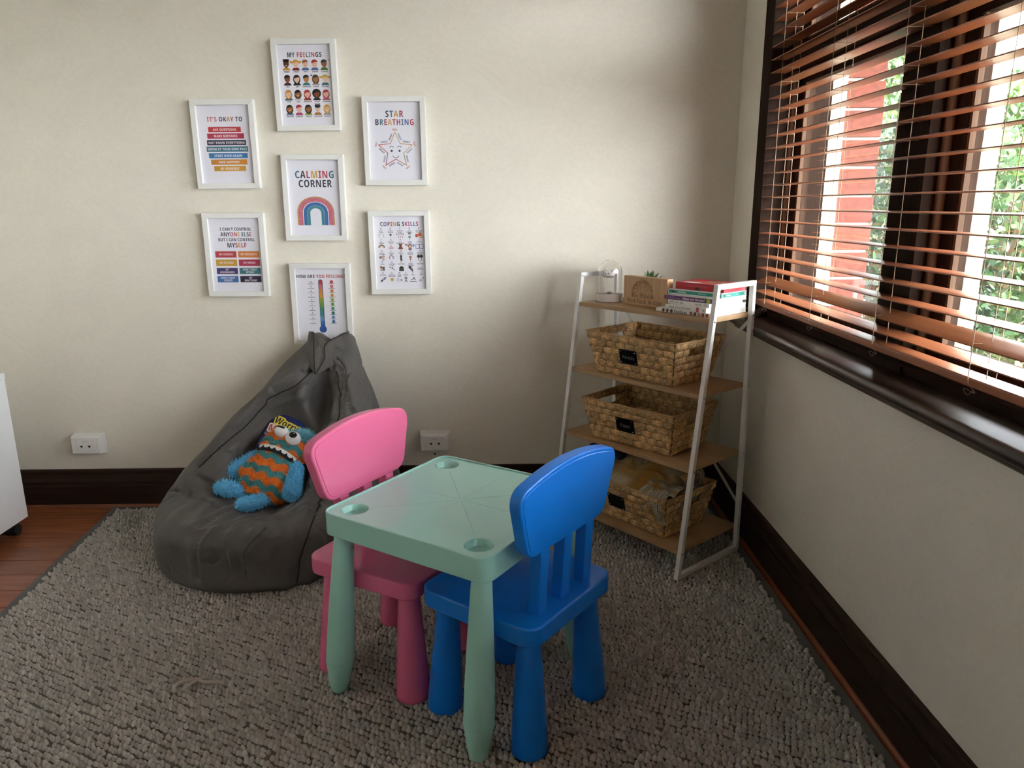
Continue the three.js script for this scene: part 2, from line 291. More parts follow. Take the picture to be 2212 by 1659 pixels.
// ================================================================== VENETIAN BLIND
{
  const b = thing('venetian_blind', 'orange-brown timber venetian blind hanging inside the window reveal', 'blind', [0, 0, 0]);
  const Z0 = 0.388, Z1 = 3.965, L = Z1 - Z0, P = 0.041, XB = 0.001;
  const mats = [0, 1, 2, 3].map((k) => std({ map: woodTex(90 + k * 2, 30, [0.52 + 0.015 * k, 0.315, 0.195], [0.63 + 0.015 * k, 0.405, 0.262]), roughness: 0.33 }));
  // gently crowned slat, 50 mm wide
  const prof = []; for (let i = 0; i <= 6; i++) { const x = -0.025 + i * 0.05 / 6; prof.push([x, 0.0016 * (1 - (x / 0.025) ** 2) + 0.0014]); } for (let i = 6; i >= 0; i--) { const x = -0.025 + i * 0.05 / 6; prof.push([x, 0.0016 * (1 - (x / 0.025) ** 2) - 0.0014]); }
  const g = woodUV(toCreasedNormals(profileAlongZ(prof, 0, L), 0.7), 1.1), r = rng(77);
  const ys = []; for (let k = 0; k < 29; k++) ys.push(0.968 + k * P);
  ys.forEach((y, k) => { const s = part('slat', g, mats[Math.floor(r() * 4)], b); s.position.set(XB, y + (k > 2 ? (r() - 0.5) * 0.0015 : 0), Z0); s.rotation.z = k === 1 ? 0.42 : k < 1 ? 0.10 : 0.02 + (r() - 0.5) * 0.03; });
  part('bottom_rail', woodUV(rbox(0.05, 0.019, L, 0.004).translate(XB, 0.928, (Z0 + Z1) / 2), 1.1), mats[1], b).rotation.z = 0;
  part('head_rail', woodUV(span(-0.024, 0.03, WY1 - 0.055, WY1 - 0.002, Z0, Z1), 1.1), mats[2], b);
  const cordM = std({ color: lin(0.40, 0.28, 0.19), roughness: 0.8 });
  const wire = (a, c, rad = 0.0009) => { const d = c.clone().sub(a), q = new THREE.CylinderGeometry(rad, rad, d.length(), 5, 1); q.applyQuaternion(new THREE.Quaternion().setFromUnitVectors(V3(0, 1, 0), d.normalize())); q.translate((a.x + c.x) / 2, (a.y + c.y) / 2, (a.z + c.z) / 2); return q; };
  for (const z of [0.505, 0.887, 1.270, 1.655, 2.04, 2.42, 2.80, 3.18, 3.56, 3.85]) {
    const list = [wire(V3(-0.028, 0.935, z), V3(-0.028, WY1 - 0.05, z)), wire(V3(0.029, 0.935, z), V3(0.029, WY1 - 0.05, z)), wire(V3(XB, 0.935, z + 0.012), V3(XB, WY1 - 0.05, z + 0.012))];
    ys.forEach((y) => { list.push(wire(V3(-0.028, y - 0.002, z), V3(0.029, y - 0.002, z), 0.0007)); });
    // slack cord ends looping under the bottom rail
    list.push(tube([V3(-0.028, 0.955, z), V3(-0.034, 0.930, z + 0.012), V3(-0.029, 0.914, z + 0.030), V3(-0.031, 0.916, z - 0.006), V3(-0.030, 0.905, z + 0.008), V3(-0.027, 0.918, z + 0.022)], 0.0006, 28, 5));
    part('ladder_cord', merge(list), cordM, b);
  }
}

// ================================================================== RUG
{
  const rug = thing('loop_pile_rug', 'large grey-brown loop pile rug with a grey bound edge', 'rug', [0, 0, 0]);
  const X1 = -0.044, Z0 = 0.048, Z1 = 2.95, xl = (z) => -2.640 + 0.075 * z;
  const quad = (a, b, c, d, y0, y1) => { // prism over the quadrilateral
    const s = new THREE.Shape([a, b, c, d].map(([x, z]) => new THREE.Vector2(x, -z))); const q = new THREE.ExtrudeGeometry(s, { depth: y1 - y0, bevelEnabled: false }); q.rotateX(-Math.PI / 2); q.translate(0, y0, 0); return q; };
  const E = 0.03;
  const underM = std({ color: lin(0.14, 0.126, 0.108), roughness: 1 });
  part('backing', quad([xl(Z0) + E, Z0 + E], [xl(Z1) + E, Z1 - E], [X1 - E, Z1 - E], [X1 - E, Z0 + E], 0.0006, 0.006), underM, rug);
  const bindTex = dataTex(128, 128, (u, v) => { const k = 0.88 + 0.12 * Math.sin(u * 6.283 * 32) * Math.sin(v * 6.283 * 32) + 0.06 * tnoise(u, v, 20, 1); return [0.44 * k, 0.435 * k, 0.425 * k]; }, true);
  const bindM = std({ map: bindTex, roughness: 0.9 });
  const tap = (g) => worldUV(g, 12);
  part('binding', tap(quad([xl(Z0), Z0], [xl(Z1), Z1], [xl(Z1) + E, Z1 - E], [xl(Z0) + E, Z0 + E], 0.0006, 0.0085)), bindM, rug);
  part('binding', tap(quad([X1 - E, Z0 + E], [X1 - E, Z1 - E], [X1, Z1], [X1, Z0], 0.0006, 0.0085)), bindM, rug);
  part('binding', tap(quad([xl(Z0), Z0], [xl(Z0) + E, Z0 + E], [X1 - E, Z0 + E], [X1, Z0], 0.0006, 0.0085)), bindM, rug);
  part('binding', tap(quad([xl(Z1) + E, Z1 - E], [xl(Z1), Z1], [X1, Z1], [X1 - E, Z1 - E], 0.0006, 0.0085)), bindM, rug);
  // one loop of pile: a fat twisted arch of yarn
  const lg = new THREE.SphereGeometry(1, 10, 6, 0, Math.PI * 2, 0, Math.PI * 0.62);
  { const p = lg.attributes.position; for (let i = 0; i < p.count; i++) { const x = p.getX(i), y = p.getY(i), z = p.getZ(i); const tw = 0.16 * Math.sin(x * 3.2); p.setXYZ(i, x * 0.0082, y * 0.0145 * (1 - 0.20 * x * x), (z + tw) * 0.0074); } lg.computeVertexNormals(); }
  const yarnBump = dataTex(64, 64, (u, v) => 0.5 + 0.5 * Math.sin((u * 6 + v * 3) * 6.283));
  const pileM = std({ color: 0xffffff, roughness: 1, bumpMap: yarnBump, bumpScale: 0.0006 });
  const r = rng(101), A = 26 * Math.PI / 180, dx = V3(Math.cos(A), 0, Math.sin(A)), dz = V3(-Math.sin(A), 0, Math.cos(A));
  const mats = [], cols = [], m = new THREE.Matrix4(), q = new THREE.Quaternion(), e = new THREE.Euler(), c = new THREE.Color();
  const PX = 0.0146, PZ = 0.0166;
  for (let j = -230; j < 330; j++) {
    let shift = r() * PX;
    for (let i = -330; i < 230; i++) {
      const a = i * PX + shift + (r() - 0.5) * 0.0035, bz = j * PZ + 0.0042 * n2(i * 0.16, j * 0.6) + (r() - 0.5) * 0.0036;
      const x = dx.x * a + dz.x * bz, z = 1.2 + dx.z * a + dz.z * bz;
      if (z < Z0 + E - 0.004 || z > Z1 - E || x < xl(z) + E - 0.003 || x > X1 - E + 0.003) continue;
      if (r() < 0.004) continue;
      e.set((r() - 0.5) * 0.5, -A + (r() - 0.5) * 0.55 + 0.42, (r() - 0.5) * 0.45); q.setFromEuler(e);
      const s = 0.88 + r() * 0.22;
      m.compose(V3(x, 0.0016 + r() * 0.0022, z), q, V3(s * (0.92 + r() * 0.25), s * (0.85 + r() * 0.4), s)); mats.push(m.clone());
      const t = 0.50 * (0.86 + 0.28 * r()) * (1 + 0.05 * n2(x * 2.1, z * 2.1)); cols.push([t * 1.0, t * 0.935, t * 0.85]);
    }
  }
  const im = new THREE.InstancedMesh(lg, pileM, mats.length); im.name = 'loop_pile'; im.userData.kind = 'stuff'; shade(im);
  mats.forEach((k, i) => { im.setMatrixAt(i, k); im.setColorAt(i, c.setRGB(...cols[i])); });
  rug.add(im);
  // pulled loop of yarn lying on the pile
  const yarnM = std({ color: lin(0.40, 0.36, 0.31), roughness: 1 });
  part('pulled_yarn', merge([tube([V3(-1.83, 0.017, 1.335), V3(-1.838, 0.024, 1.318), V3(-1.820, 0.028, 1.300), V3(-1.790, 0.026, 1.292), V3(-1.760, 0.024, 1.300), V3(-1.735, 0.020, 1.292), V3(-1.712, 0.017, 1.298)], 0.0056, 30, 8), tube([V3(-1.815, 0.018, 1.325), V3(-1.800, 0.026, 1.310), V3(-1.780, 0.026, 1.285), V3(-1.768, 0.018, 1.268)], 0.0050, 20, 8)]), yarnM, rug);
}

// ================================================================== FRAMED PRINTS
const INK = '#23233a', PAL = ['#b8313f', '#2b2550', '#2c6f86', '#cf9a35', '#c2484f', '#3a7fb8', '#a52f5a'];
function words(g, text, x, y, size, colors, opt = {}) {
  g.font = (opt.weight ?? 'bold ') + size + 'px sans-serif'; g.textBaseline = 'middle'; g.textAlign = 'left';
  const sx = opt.stretch ?? 1, gap = (opt.gap ?? 0) * size; let w = 0; for (const ch of text) w += g.measureText(ch).width * sx + gap;
  let at = x - (w - gap) / 2, k = 0;
  for (const ch of text) { const cw = g.measureText(ch).width; g.fillStyle = Array.isArray(colors) ? colors[k % colors.length] : colors; g.save(); g.translate(at, y); g.scale(sx, 1); g.fillText(ch, 0, 0); g.restore(); at += cw * sx + gap; if (ch !== ' ') k++; }
}
function paper(g, w, h) { g.fillStyle = '#e9e9f2'; g.fillRect(0, 0, w, h); }
const CW = 560, CH = 806;
const prints = {
  okay(g, w, h) {
    paper(g, w, h);
    words(g, "IT'S OKAY TO", w * 0.52, h * 0.18, 62, ['#b8313f', '#c2484f', '#b8313f', '#a05a80', INK, INK, '#cf9a35', '#b8313f', INK, INK], { stretch: 0.9, gap: 0.04 });
    const rows = [['ASK QUESTIONS', 0.61, '#c0343a', 0.50], ['MAKE MISTAKES', 0.69, '#b7304f', 0.51], ['NOT KNOW EVERYTHING', 0.73, '#262049', 0.515], ['GROW AT YOUR OWN PACE', 0.78, '#2c7187', 0.52], ['START OVER AGAIN', 0.73, '#2f79b6', 0.525], ['SEEK SUPPORT', 0.68, '#cd872c', 0.53], ['BE YOURSELF', 0.60, '#cc982e', 0.535]];
    rows.forEach(([t, bw, c, cx], k) => { const y = h * (0.310 + k * 0.0825); g.fillStyle = c; g.fillRect(w * (cx - bw / 2), y - h * 0.035, w * bw, h * 0.066); words(g, t, w * cx, y - 1, 34, '#f2eef0', { stretch: 0.92, gap: 0.02 }); });
  },
  feelings(g, w, h) {
    paper(g, w, h);
    words(g, 'MY FEELINGS', w * 0.5, h * 0.128, 62, [INK, '#2c6f86', '#b8313f', '#a52f5a', '#c88a52', '#3a5f86', '#8a5aa0', '#b8313f', INK], { stretch: 0.86, gap: 0.03 });
    const names = 'Happy Angry Hurt Scared Curious Shy Sad Surprised Loved Grumpy Calm Silly Awkward Proud Anxious Worried Jealous Guilty Confused Excited'.split(' ');
    const skin = ['#5d3122', '#ecc9b0', '#e6bfa6', '#ecc6ac', '#9a5a30', '#8a4e32', '#eccbb8', '#b57a42', '#b3743c', '#ecccb4', '#e8c3a4', '#a86a38', '#e9bda6', '#8a4f2a', '#e6bca4', '#ad6a30', '#e6bfa8', '#9a5c30', '#e8c8b4', '#e8c2a0'];
    const hair = ['#1c1514', '#d3972f', '#8e5a38', '#b0302f', '#221a18', '#2a1d1a', '#1d1a1c', '#1d1718', '#3a2318', '#c9a94e', '#d0903a', '#1a1516', '#b23232', '#18120f', '#b02c38', '#17110f', '#b03044', '#1b1615', '#1a1a20', '#d0a148'];
    const shirt = ['#d6a53c', '#8c2328', '#3f68a8', '#4b6c9e', '#3e7a38', '#4a2430', '#23202c', '#2f8078', '#a8a0a8', '#2e6f78', '#2b5f68', '#c9c9d2', '#8c2028', '#1d1b22', '#b05a78', '#6a7a96', '#a83a68', '#8a9a3a', '#a8742c', '#9aa0ac'];
    const kind = [3, 4, 0, 0, 1, 1, 2, 0, 2, 4, 2, 2, 2, 5, 2, 2, 0, 2, 6, 2];
    names.forEach((nm, k) => {
      const cx = w * (0.155 + (k % 5) * 0.1745), cy = h * (0.235 + Math.floor(k / 5) * 0.183), R = w * 0.056, t = kind[k];
      g.fillStyle = shirt[k]; g.beginPath(); g.moveTo(cx - R * 1.25, cy + R * 2.05); g.quadraticCurveTo(cx - R * 1.1, cy + R * 1.15, cx, cy + R * 1.1); g.quadraticCurveTo(cx + R * 1.1, cy + R * 1.15, cx + R * 1.25, cy + R * 2.05); g.fill();
      g.fillStyle = hair[k];
      if (t === 2) { g.beginPath(); g.ellipse(cx, cy + R * 0.2, R * 1.18, R * 1.42, 0, 0, 6.3); g.fill(); }
      if (t === 5) { g.beginPath(); g.arc(cx, cy - R * 0.1, R * 1.45, 0, 6.3); g.fill(); }
      if (t === 4) { g.beginPath(); g.ellipse(cx - R * 1.35, cy - R * 0.45, R * 0.55, R * 0.36, 0.3, 0, 6.3); g.ellipse(cx + R * 1.35, cy - R * 0.45, R * 0.55, R * 0.36, -0.3, 0, 6.3); g.fill(); }
      g.fillStyle = skin[k]; g.fillRect(cx - R * 0.26, cy + R * 0.6, R * 0.52, R * 0.72);
      g.beginPath(); g.ellipse(cx, cy, R * 0.92, R * 1.08, 0, 0, 6.3); g.fill();
      g.fillStyle = hair[k]; g.beginPath();
      if (t === 3) g.rect(cx - R * 0.98, cy - R * 1.45, R * 1.96, R * 0.9); else if (t === 6) { g.ellipse(cx, cy - R * 0.75, R * 0.98, R * 0.55, 0, 0, 6.3); for (let q = -2; q <= 2; q++) g.rect(cx + q * R * 0.38 - 3, cy - R * 1.6, 7, R * 0.6); } else { g.ellipse(cx, cy - R * 0.48, R * 1.0, R * 0.78, 0, Math.PI, 0); g.quadraticCurveTo(cx + R * 0.3, cy - R * 0.55, cx - R * 1.0, cy - R * 0.1); }
      g.fill();
      g.fillStyle = '#2a1d1a'; g.beginPath(); g.arc(cx - R * 0.34, cy + R * 0.05, 2.4, 0, 6.3); g.arc(cx + R * 0.34, cy + R * 0.05, 2.4, 0, 6.3); g.fill();
      if ([0, 11, 15, 19].includes(k)) { g.fillStyle = '#f4f0ee'; g.beginPath(); g.ellipse(cx, cy + R * 0.5, R * 0.32, R * 0.18, 0, 0, Math.PI); g.fill(); } else if ([2, 14, 18].includes(k)) { g.fillStyle = '#7a2a2a'; g.beginPath(); g.arc(cx, cy + R * 0.55, 4, 0, 6.3); g.fill(); } else { g.strokeStyle = '#8a3a34'; g.lineWidth = 2; g.beginPath(); g.moveTo(cx - R * 0.22, cy + R * 0.55); g.lineTo(cx + R * 0.22, cy + R * 0.55); g.stroke(); }
      words(g, nm, cx, cy + R * 2.42, 20, '#33323f', { stretch: 0.95 });
    });
    g.fillStyle = '#23233a'; g.font = 'bold 24px sans-serif'; g.fillText('?', w * 0.925, h * 0.2); g.fillStyle = '#7a2f3a'; g.beginPath(); g.arc(w * 0.60, h * 0.375, 7, 0, 6.3); g.arc(w * 0.615, h * 0.38, 6, 0, 6.3); g.fill();
  },
  star(g, w, h) {
    paper(g, w, h);
    words(g, 'STAR', w * 0.5, h * 0.155, 88, [INK, '#2c5f86', '#cf9a35', '#a52f5a'], { stretch: 0.86, gap: 0.05 });
    words(g, 'BREATHING', w * 0.5, h * 0.258, 82, [INK, '#2c6f86', '#a52f5a', '#cf9a35', '#b8313f', '#a52f5a', '#2c6f86', '#3a5fa0', '#b8313f'], { stretch: 0.84, gap: 0.04 });
    const cx = w * 0.5, cy = h * 0.615, R = w * 0.335, r2 = R * 0.47, pts = [];
    for (let k = 0; k < 10; k++) { const a = -Math.PI / 2 + k * Math.PI / 5, q = k % 2 ? r2 : R; pts.push([cx + q * Math.cos(a), cy + q * Math.sin(a)]); }
    const sc = ['#c9a24a', '#b8843c', '#c9a24a', '#8a7a3a', '#b86a3c', '#b8313f', '#a52f5a', '#b8313f', '#c2484f', '#c98a4a'];
    g.lineWidth = 7; g.lineCap = 'round'; for (let k = 0; k < 10; k++) { g.strokeStyle = sc[k]; g.beginPath(); g.moveTo(...pts[k]); g.lineTo(...pts[(k + 1) % 10]); g.stroke(); }
    g.fillStyle = INK; g.beginPath(); g.arc(cx - w * 0.075, cy + 4, 11, 0, 6.3); g.arc(cx + w * 0.075, cy + 4, 11, 0, 6.3); g.fill();
    g.strokeStyle = INK; g.lineWidth = 5; g.beginPath(); g.arc(cx, cy + 42, 34, 0.35, Math.PI - 0.35); g.stroke();
    for (const s of [-1, 1]) { g.beginPath(); g.arc(cx + s * w * 0.075, cy - 22, 22, -2.6, -0.5); g.stroke(); }
    for (let k = 0; k < 10; k++) { const [x0, y0] = pts[k], [x1, y1] = pts[(k + 1) % 10]; let a = Math.atan2(y1 - y0, x1 - x0); const nx = Math.sin(a), ny = -Math.cos(a); if (Math.cos(a) < 0) a += Math.PI; g.save(); g.translate((x0 + x1) / 2 + nx * 24, (y0 + y1) / 2 + ny * 24); g.rotate(a); words(g, k % 2 ? 'INHALE' : 'EXHALE', 0, 0, 25, k % 2 ? INK : '#2c5f86', { stretch: 0.8 }); g.restore(); }
    for (let k = 0; k < 10; k += 2) { const a = -Math.PI / 2 + k * Math.PI / 5; g.save(); g.translate(cx + (R + 26) * Math.cos(a), cy + (R + 26) * Math.sin(a)); g.rotate(k === 0 ? 0 : (k < 5 ? 1 : -1) * (k === 4 || k === 6 ? -0.7 : 1.25)); words(g, 'HOLD', 0, 0, 25, ['#a52f5a', '#b8313f', INK, '#cf9a35'], { stretch: 0.8 }); g.restore(); }
  },
  calming(g, w, h) {
    paper(g, w, h);
    words(g, 'CALMING', w * 0.52, h * 0.195, 104, ['#2c5f86', INK, '#b8313f', '#cf9a35', '#a52f5a', '#b8313f', '#2c6f86'], { stretch: 0.84, gap: 0.03 });
    words(g, 'CORNER', w * 0.52, h * 0.312, 104, INK, { stretch: 0.84, gap: 0.02 });
    const cx = w * 0.5, base = h * 0.858, R = w * 0.355;
    const arc = (r, c) => { g.fillStyle = c; g.beginPath(); g.moveTo(cx - r, base); g.lineTo(cx - r, h * 0.70); g.bezierCurveTo(cx - r, h * 0.70 - r * 1.18, cx + r, h * 0.70 - r * 1.18, cx + r, h * 0.70); g.lineTo(cx + r, base); g.fill(); };
    arc(R, '#bd8a45'); arc(R * 0.94, '#d8a9ae'); arc(R * 0.925, '#c46577');
    const r = rng(8); g.fillStyle = '#ead0d2'; for (let k = 0; k < 150; k++) { const a = Math.PI * (0.02 + r() * 0.96), q = R * (0.73 + r() * 0.17); g.fillRect(cx - Math.cos(a) * q, h * 0.70 - Math.sin(a) * q * 0.89, 3, 3); } for (let k = 0; k < 50; k++) for (const s of [-1, 1]) g.fillRect(cx + s * R * (0.73 + r() * 0.17), h * 0.70 + r() * h * 0.15, 3, 3);
    arc(R * 0.70, '#e9e9f2'); arc(R * 0.66, '#3a6aa6'); arc(R * 0.47, '#b9d3da'); arc(R * 0.455, '#3f8a96'); arc(R * 0.30, '#e9e9f2');
  },
  control(g, w, h) {
    paper(g, w, h);
    words(g, "I CAN'T CONTROL", w * 0.52, h * 0.155, 46, INK, { stretch: 0.88 });
    words(g, 'ANYONE ELSE', w * 0.52, h * 0.225, 60, [INK, INK, INK, '#a52f5a', '#c2484f', '#cf9a35', INK, '#2c6f86', INK, '#b8313f', '#c98a4a'], { stretch: 0.86 });
    words(g, 'BUT I CAN CONTROL', w * 0.52, h * 0.295, 46, INK, { stretch: 0.88 });
    words(g, 'MYSELF', w * 0.52, h * 0.368, 70, [INK, INK, '#a52f5a', '#cf9a35', '#b8313f', '#a52f5a'], { stretch: 0.84 });
    const cells = [['MY CHOICES', '#b83a40'], ['MY THOUGHTS', '#cb7a34'], ['MY ACTIONS', '#c99c34'], ['MY WORDS', '#ad2a4e'], ['MY\nBOUNDARIES', '#3a2f70'], ['HOW I TREAT\nMYSELF', '#2f7480'], ['HOW I TREAT\nOTHERS', '#3a6fae'], ['MY\nREACTIONS', '#1c1840']];
    cells.forEach(([t, c], k) => { const x = w * (k % 2 ? 0.735 : 0.29), y = h * (0.493 + Math.floor(k / 2) * 0.1125); g.fillStyle = c; g.fillRect(x - w * 0.205, y - h * 0.043, w * 0.41, h * 0.086); const L = t.split('\n'); L.forEach((s, i) => words(g, s, x, y + (i - (L.length - 1) / 2) * 28, 28, '#e9dfe4', { stretch: 0.9 })); });
  },
  coping(g, w, h) {
    paper(g, w, h);
    words(g, 'COPING SKILLS', w * 0.5, h * 0.112, 62, [INK, '#2c5f86', '#a52f5a', '#2c6f86', '#cf9a35', INK, INK, '#a52f5a', '#b8313f', '#3a5fa0', '#2c6f86', '#a52f5a'], { stretch: 0.88, gap: 0.03 });
    const L = 'ABCDEFGHIJKLMNOPQRSTUVWXYZ', cap = ['BE AN|AUTHOR', 'BLOW A|PINWHEEL', 'COUNT TO A|NUMBER', 'DEEP|BREATHING', 'EAT A SNACK|AND DRINK', 'FIND A|RAINBOW', 'GRATITUDE|LETTER', 'HUG A|STUFFED ANIMAL', 'IGNORE|OTHERS', 'JOURNAL', 'BE KIND|TO OTHERS', 'LISTEN TO|MUSIC', 'MAKE AN|ART', 'NEGATIVE|THOUGHTS', 'GO OUT TO|NATURE', 'PUZZLE', 'QUIET TIME|ALONE', 'READ BOOKS', 'STRETCH|AND MOVE', 'TAKE A BATH', 'GET SUNNY', 'VISUALISE A|HAPPY PLACE', 'WATER|BREAK', 'EXERCISE', 'YOGA', 'REST'];
    const cell = (k, x, y) => {
      words(g, L[k], x, y, 28, INK, { weight: '' });
      cap[k].split('|').forEach((s, i) => words(g, s, x, y + 24 + i * 15, 14, INK, { stretch: 0.86 }));
      const iy = y + 74; g.lineWidth = 4; g.strokeStyle = '#4a4a5c';
      const C = (c, dx, dy, r) => { g.fillStyle = c; g.beginPath(); g.arc(x + dx, iy + dy, r, 0, 6.3); g.fill(); }, B = (c, dx, dy, bw, bh) => { g.fillStyle = c; g.fillRect(x + dx - bw / 2, iy + dy - bh / 2, bw, bh); };
      switch (k) {
        case 0: g.lineWidth = 3; g.beginPath(); g.arc(x - 8, iy, 18, 2, 5.6); g.moveTo(x + 22, iy - 24); g.lineTo(x + 28, iy + 22); g.stroke(); break;
        case 1: C('#2a3a5a', 0, -8, 12); B('#c9a58a', 2, 14, 5, 26); break;
        case 2: words(g, '5 6 9 0', x, iy - 12, 28, '#6a5a6a'); words(g, '2 1 9', x + 4, iy + 16, 26, '#a04a5a'); break;
        case 3: C('#1c1c22', 0, -16, 15); C('#e6c2aa', 0, -11, 11); C('#7a9a86', 0, 18, 15); break;
        case 4: B('#b83a4a', -26, 4, 28, 34); C('#cf6a2a', 10, -6, 22); g.strokeStyle = '#d9a53a'; g.lineWidth = 9; g.beginPath(); g.arc(x + 16, iy - 2, 30, 0.2, 2.2); g.stroke(); break;
        case 5: [['#3a2f3a', 32], ['#b88a6a', 24], ['#cfc0a0', 17]].forEach(([c, r]) => { g.strokeStyle = c; g.lineWidth = 7; g.beginPath(); g.arc(x, iy + 12, r, Math.PI, 0); g.stroke(); }); break;
        case 6: B('#d3aab2', 0, 8, 48, 34); B('#f2eef2', 0, -6, 40, 24); C('#a03040', 0, -6, 7); break;
        case 7: C('#7a4326', 0, -14, 15); C('#7a4326', 0, 12, 17); C('#7a4326', -14, -26, 6); C('#7a4326', 14, -26, 6); B('#b83a3a', 4, 2, 12, 7); C('#7a4326', -18, 20, 8); C('#7a4326', 18, 20, 8); break;
        case 8: C('#7a4a2a', 0, -4, 22); C('#e6c0a6', 0, 0, 14); B('#8a5a70', 0, 28, 34, 22); B('#a8664a', -38, -16, 26, 18); B('#6a92c4', 38, -10, 22, 24); break;
        case 9: g.strokeStyle = '#5a6a9a'; g.lineWidth = 5; g.strokeRect(x - 40, iy - 22, 38, 44); g.strokeRect(x + 2, iy - 22, 38, 44); break;
        case 10: for (const [a, b2, c2] of [[-16, -4, '#3a3a3a'], [14, -12, '#b0805a'], [12, 18, '#c4a0a0']]) { for (let q = 0; q < 5; q++) C(c2, a + 9 * Math.cos(q * 1.257), b2 + 9 * Math.sin(q * 1.257), 6); C('#e9e0c0', a, b2, 4); } break;
        case 11: g.strokeStyle = '#4a4f5c'; g.lineWidth = 6; g.beginPath(); g.arc(x - 2, iy, 21, 2.2, 7.2); g.stroke(); words(g, 'z', x + 28, iy - 14, 20, '#8a8aa0'); break;
        case 12: C('#23262c', 0, -16, 11); B('#23262c', 0, 12, 16, 40); B('#23262c', 8, 28, 20, 8); break;
        case 13: C('#b07a44', 0, -4, 14); B('#3a2a20', 0, 20, 11, 14); break;
        case 14: for (const s of [-14, 16]) { C('#23282c', s, -12, 17); B('#23282c', s, 14, 5, 36); } break;
        case 15: B('#6a6a58', 0, 0, 44, 44); B('#c9b9a0', -6, 6, 20, 22); B('#a85a44', -20, -20, 16, 16); break;
        case 16: g.strokeStyle = '#5a5f6c'; g.lineWidth = 5; g.beginPath(); g.moveTo(x - 34, iy - 20); g.lineTo(x + 2, iy - 6); g.moveTo(x + 4, iy); g.lineTo(x + 36, iy + 20); g.stroke(); C('#4a4f5c', 4, -8, 8); break;
        case 17: g.fillStyle = '#2f342c'; g.beginPath(); g.arc(x, iy - 2, 24, Math.PI, 0); g.lineTo(x + 26, iy + 28); g.lineTo(x - 26, iy + 28); g.fill(); C('#5c6a52', 0, 6, 13); break;
        case 18: C('#1f1f26', -10, -14, 16); B('#1f1f26', 4, 6, 26, 14); B('#1f1f26', 14, 20, 14, 26); C('#c27a5a', 14, -18, 6); break;
        case 19: B('#b9bcc6', 0, 4, 60, 28); break;
        case 20: C('#2f343f', -18, 16, 10); C('#2f343f', -6, 4, 9); C('#6a6f7c', 14, -10, 12); C('#6a6f7c', 26, -22, 9); break;
        case 21: C('#d0a63a', 0, 0, 16); break;
        case 22: g.lineWidth = 3; g.strokeStyle = '#8a8fa0'; g.strokeRect(x - 24, iy - 14, 14, 30); C('#2a2a34', 18, 6, 8); break;
        case 23: C('#1f1f26', 0, -24, 8); g.lineWidth = 6; g.strokeStyle = '#1f1f26'; g.beginPath(); g.moveTo(x - 20, iy - 18); g.lineTo(x, iy - 6); g.lineTo(x + 20, iy - 18); g.moveTo(x, iy - 6); g.lineTo(x, iy + 8); g.lineTo(x - 14, iy + 30); g.moveTo(x, iy + 8); g.lineTo(x + 16, iy + 28); g.stroke(); break;
        case 24: g.lineWidth = 7; g.strokeStyle = '#23232c'; g.beginPath(); g.moveTo(x - 22, iy + 8); g.lineTo(x + 4, iy - 6); g.lineTo(x + 10, iy - 22); g.lineTo(x + 26, iy + 8); g.stroke(); B('#23232c', 0, 24, 76, 7); break;
        case 25: words(g, 'zz', x - 10, iy + 10, 34, '#5a5f70'); words(g, 'zz', x + 16, iy - 16, 26, '#7a7f90'); break;
      }
    };
    for (let k = 0; k < 20; k++) cell(k, w * (0.14 + (k % 5) * 0.185), h * (0.172 + Math.floor(k / 5) * 0.150));
    for (let k = 20; k < 26; k++) cell(k, w * (0.14 + [0, 0.175, 0.325, 0.45, 0.59, 0.755][k - 20]), h * 0.772);
  },
  thermometer(g, w, h) {
    paper(g, w, h);
    words(g, 'HOW ARE YOU FEELING?', w * 0.5, h * 0.118, 52, [INK, INK, INK, INK, INK, INK, '#b8313f', '#a52f5a', '#b8313f', '#b8313f', '#b8313f', '#c98a4a', '#b8313f', '#c2484f', '#b8313f', '#a52f5a', '#c2484f'], { stretch: 0.86, gap: 0.02 });
    const cols = ['#c23f46', '#cf7078', '#d98a4c', '#d99a3c', '#8fae3a', '#6f9f3a', '#3f8f6a', '#3a8a8a', '#5f96c8', '#3a6fae'], y0 = h * 0.165, y1 = h * 0.80, hh = (y1 - y0) / 10, cx = w * 0.49;
    g.fillStyle = '#243c78'; g.beginPath(); g.arc(cx, y0 + 20, 24, Math.PI, 0); g.lineTo(cx + 24, y1 + 10); g.lineTo(cx - 24, y1 + 10); g.fill(); g.beginPath(); g.arc(cx, h * 0.855, 40, 0, 6.3); g.fill();
    cols.forEach((c, k) => { g.fillStyle = c; if (k === 0) { g.beginPath(); g.arc(cx, y0 + 22, 18, Math.PI, 0); g.fill(); g.fillRect(cx - 18, y0 + 22, 36, hh - 21); } else g.fillRect(cx - 18, y0 + k * hh, 36, hh + 1); });
    g.fillStyle = '#2f5fae'; g.fillRect(cx - 18, y1 - 8, 36, 30); g.beginPath(); g.arc(cx, h * 0.855, 33, 0, 6.3); g.fill();
    for (let k = 0; k < 10; k++) {
      const y = y0 + 26 + k * (h * 0.0615); g.fillStyle = '#3a3a4a'; g.fillRect(w * 0.235, y + 17, w * 0.125, 4); g.fillRect(w * 0.645, y + 17, w * 0.125, 4);
      words(g, String(10 - k), w * 0.298, y, 30, INK, { weight: '' }); g.fillStyle = cols[k]; g.beginPath(); g.arc(w * 0.708, y - 3, 19, 0, 6.3); g.fill();
      g.fillStyle = '#2a2a34'; g.beginPath(); g.arc(w * 0.708 - 6, y - 7, 2.5, 0, 6.3); g.arc(w * 0.708 + 6, y - 7, 2.5, 0, 6.3); g.fill(); g.fillRect(w * 0.708 - 6, y + 3, 12, 2.5);
    }
  },
};
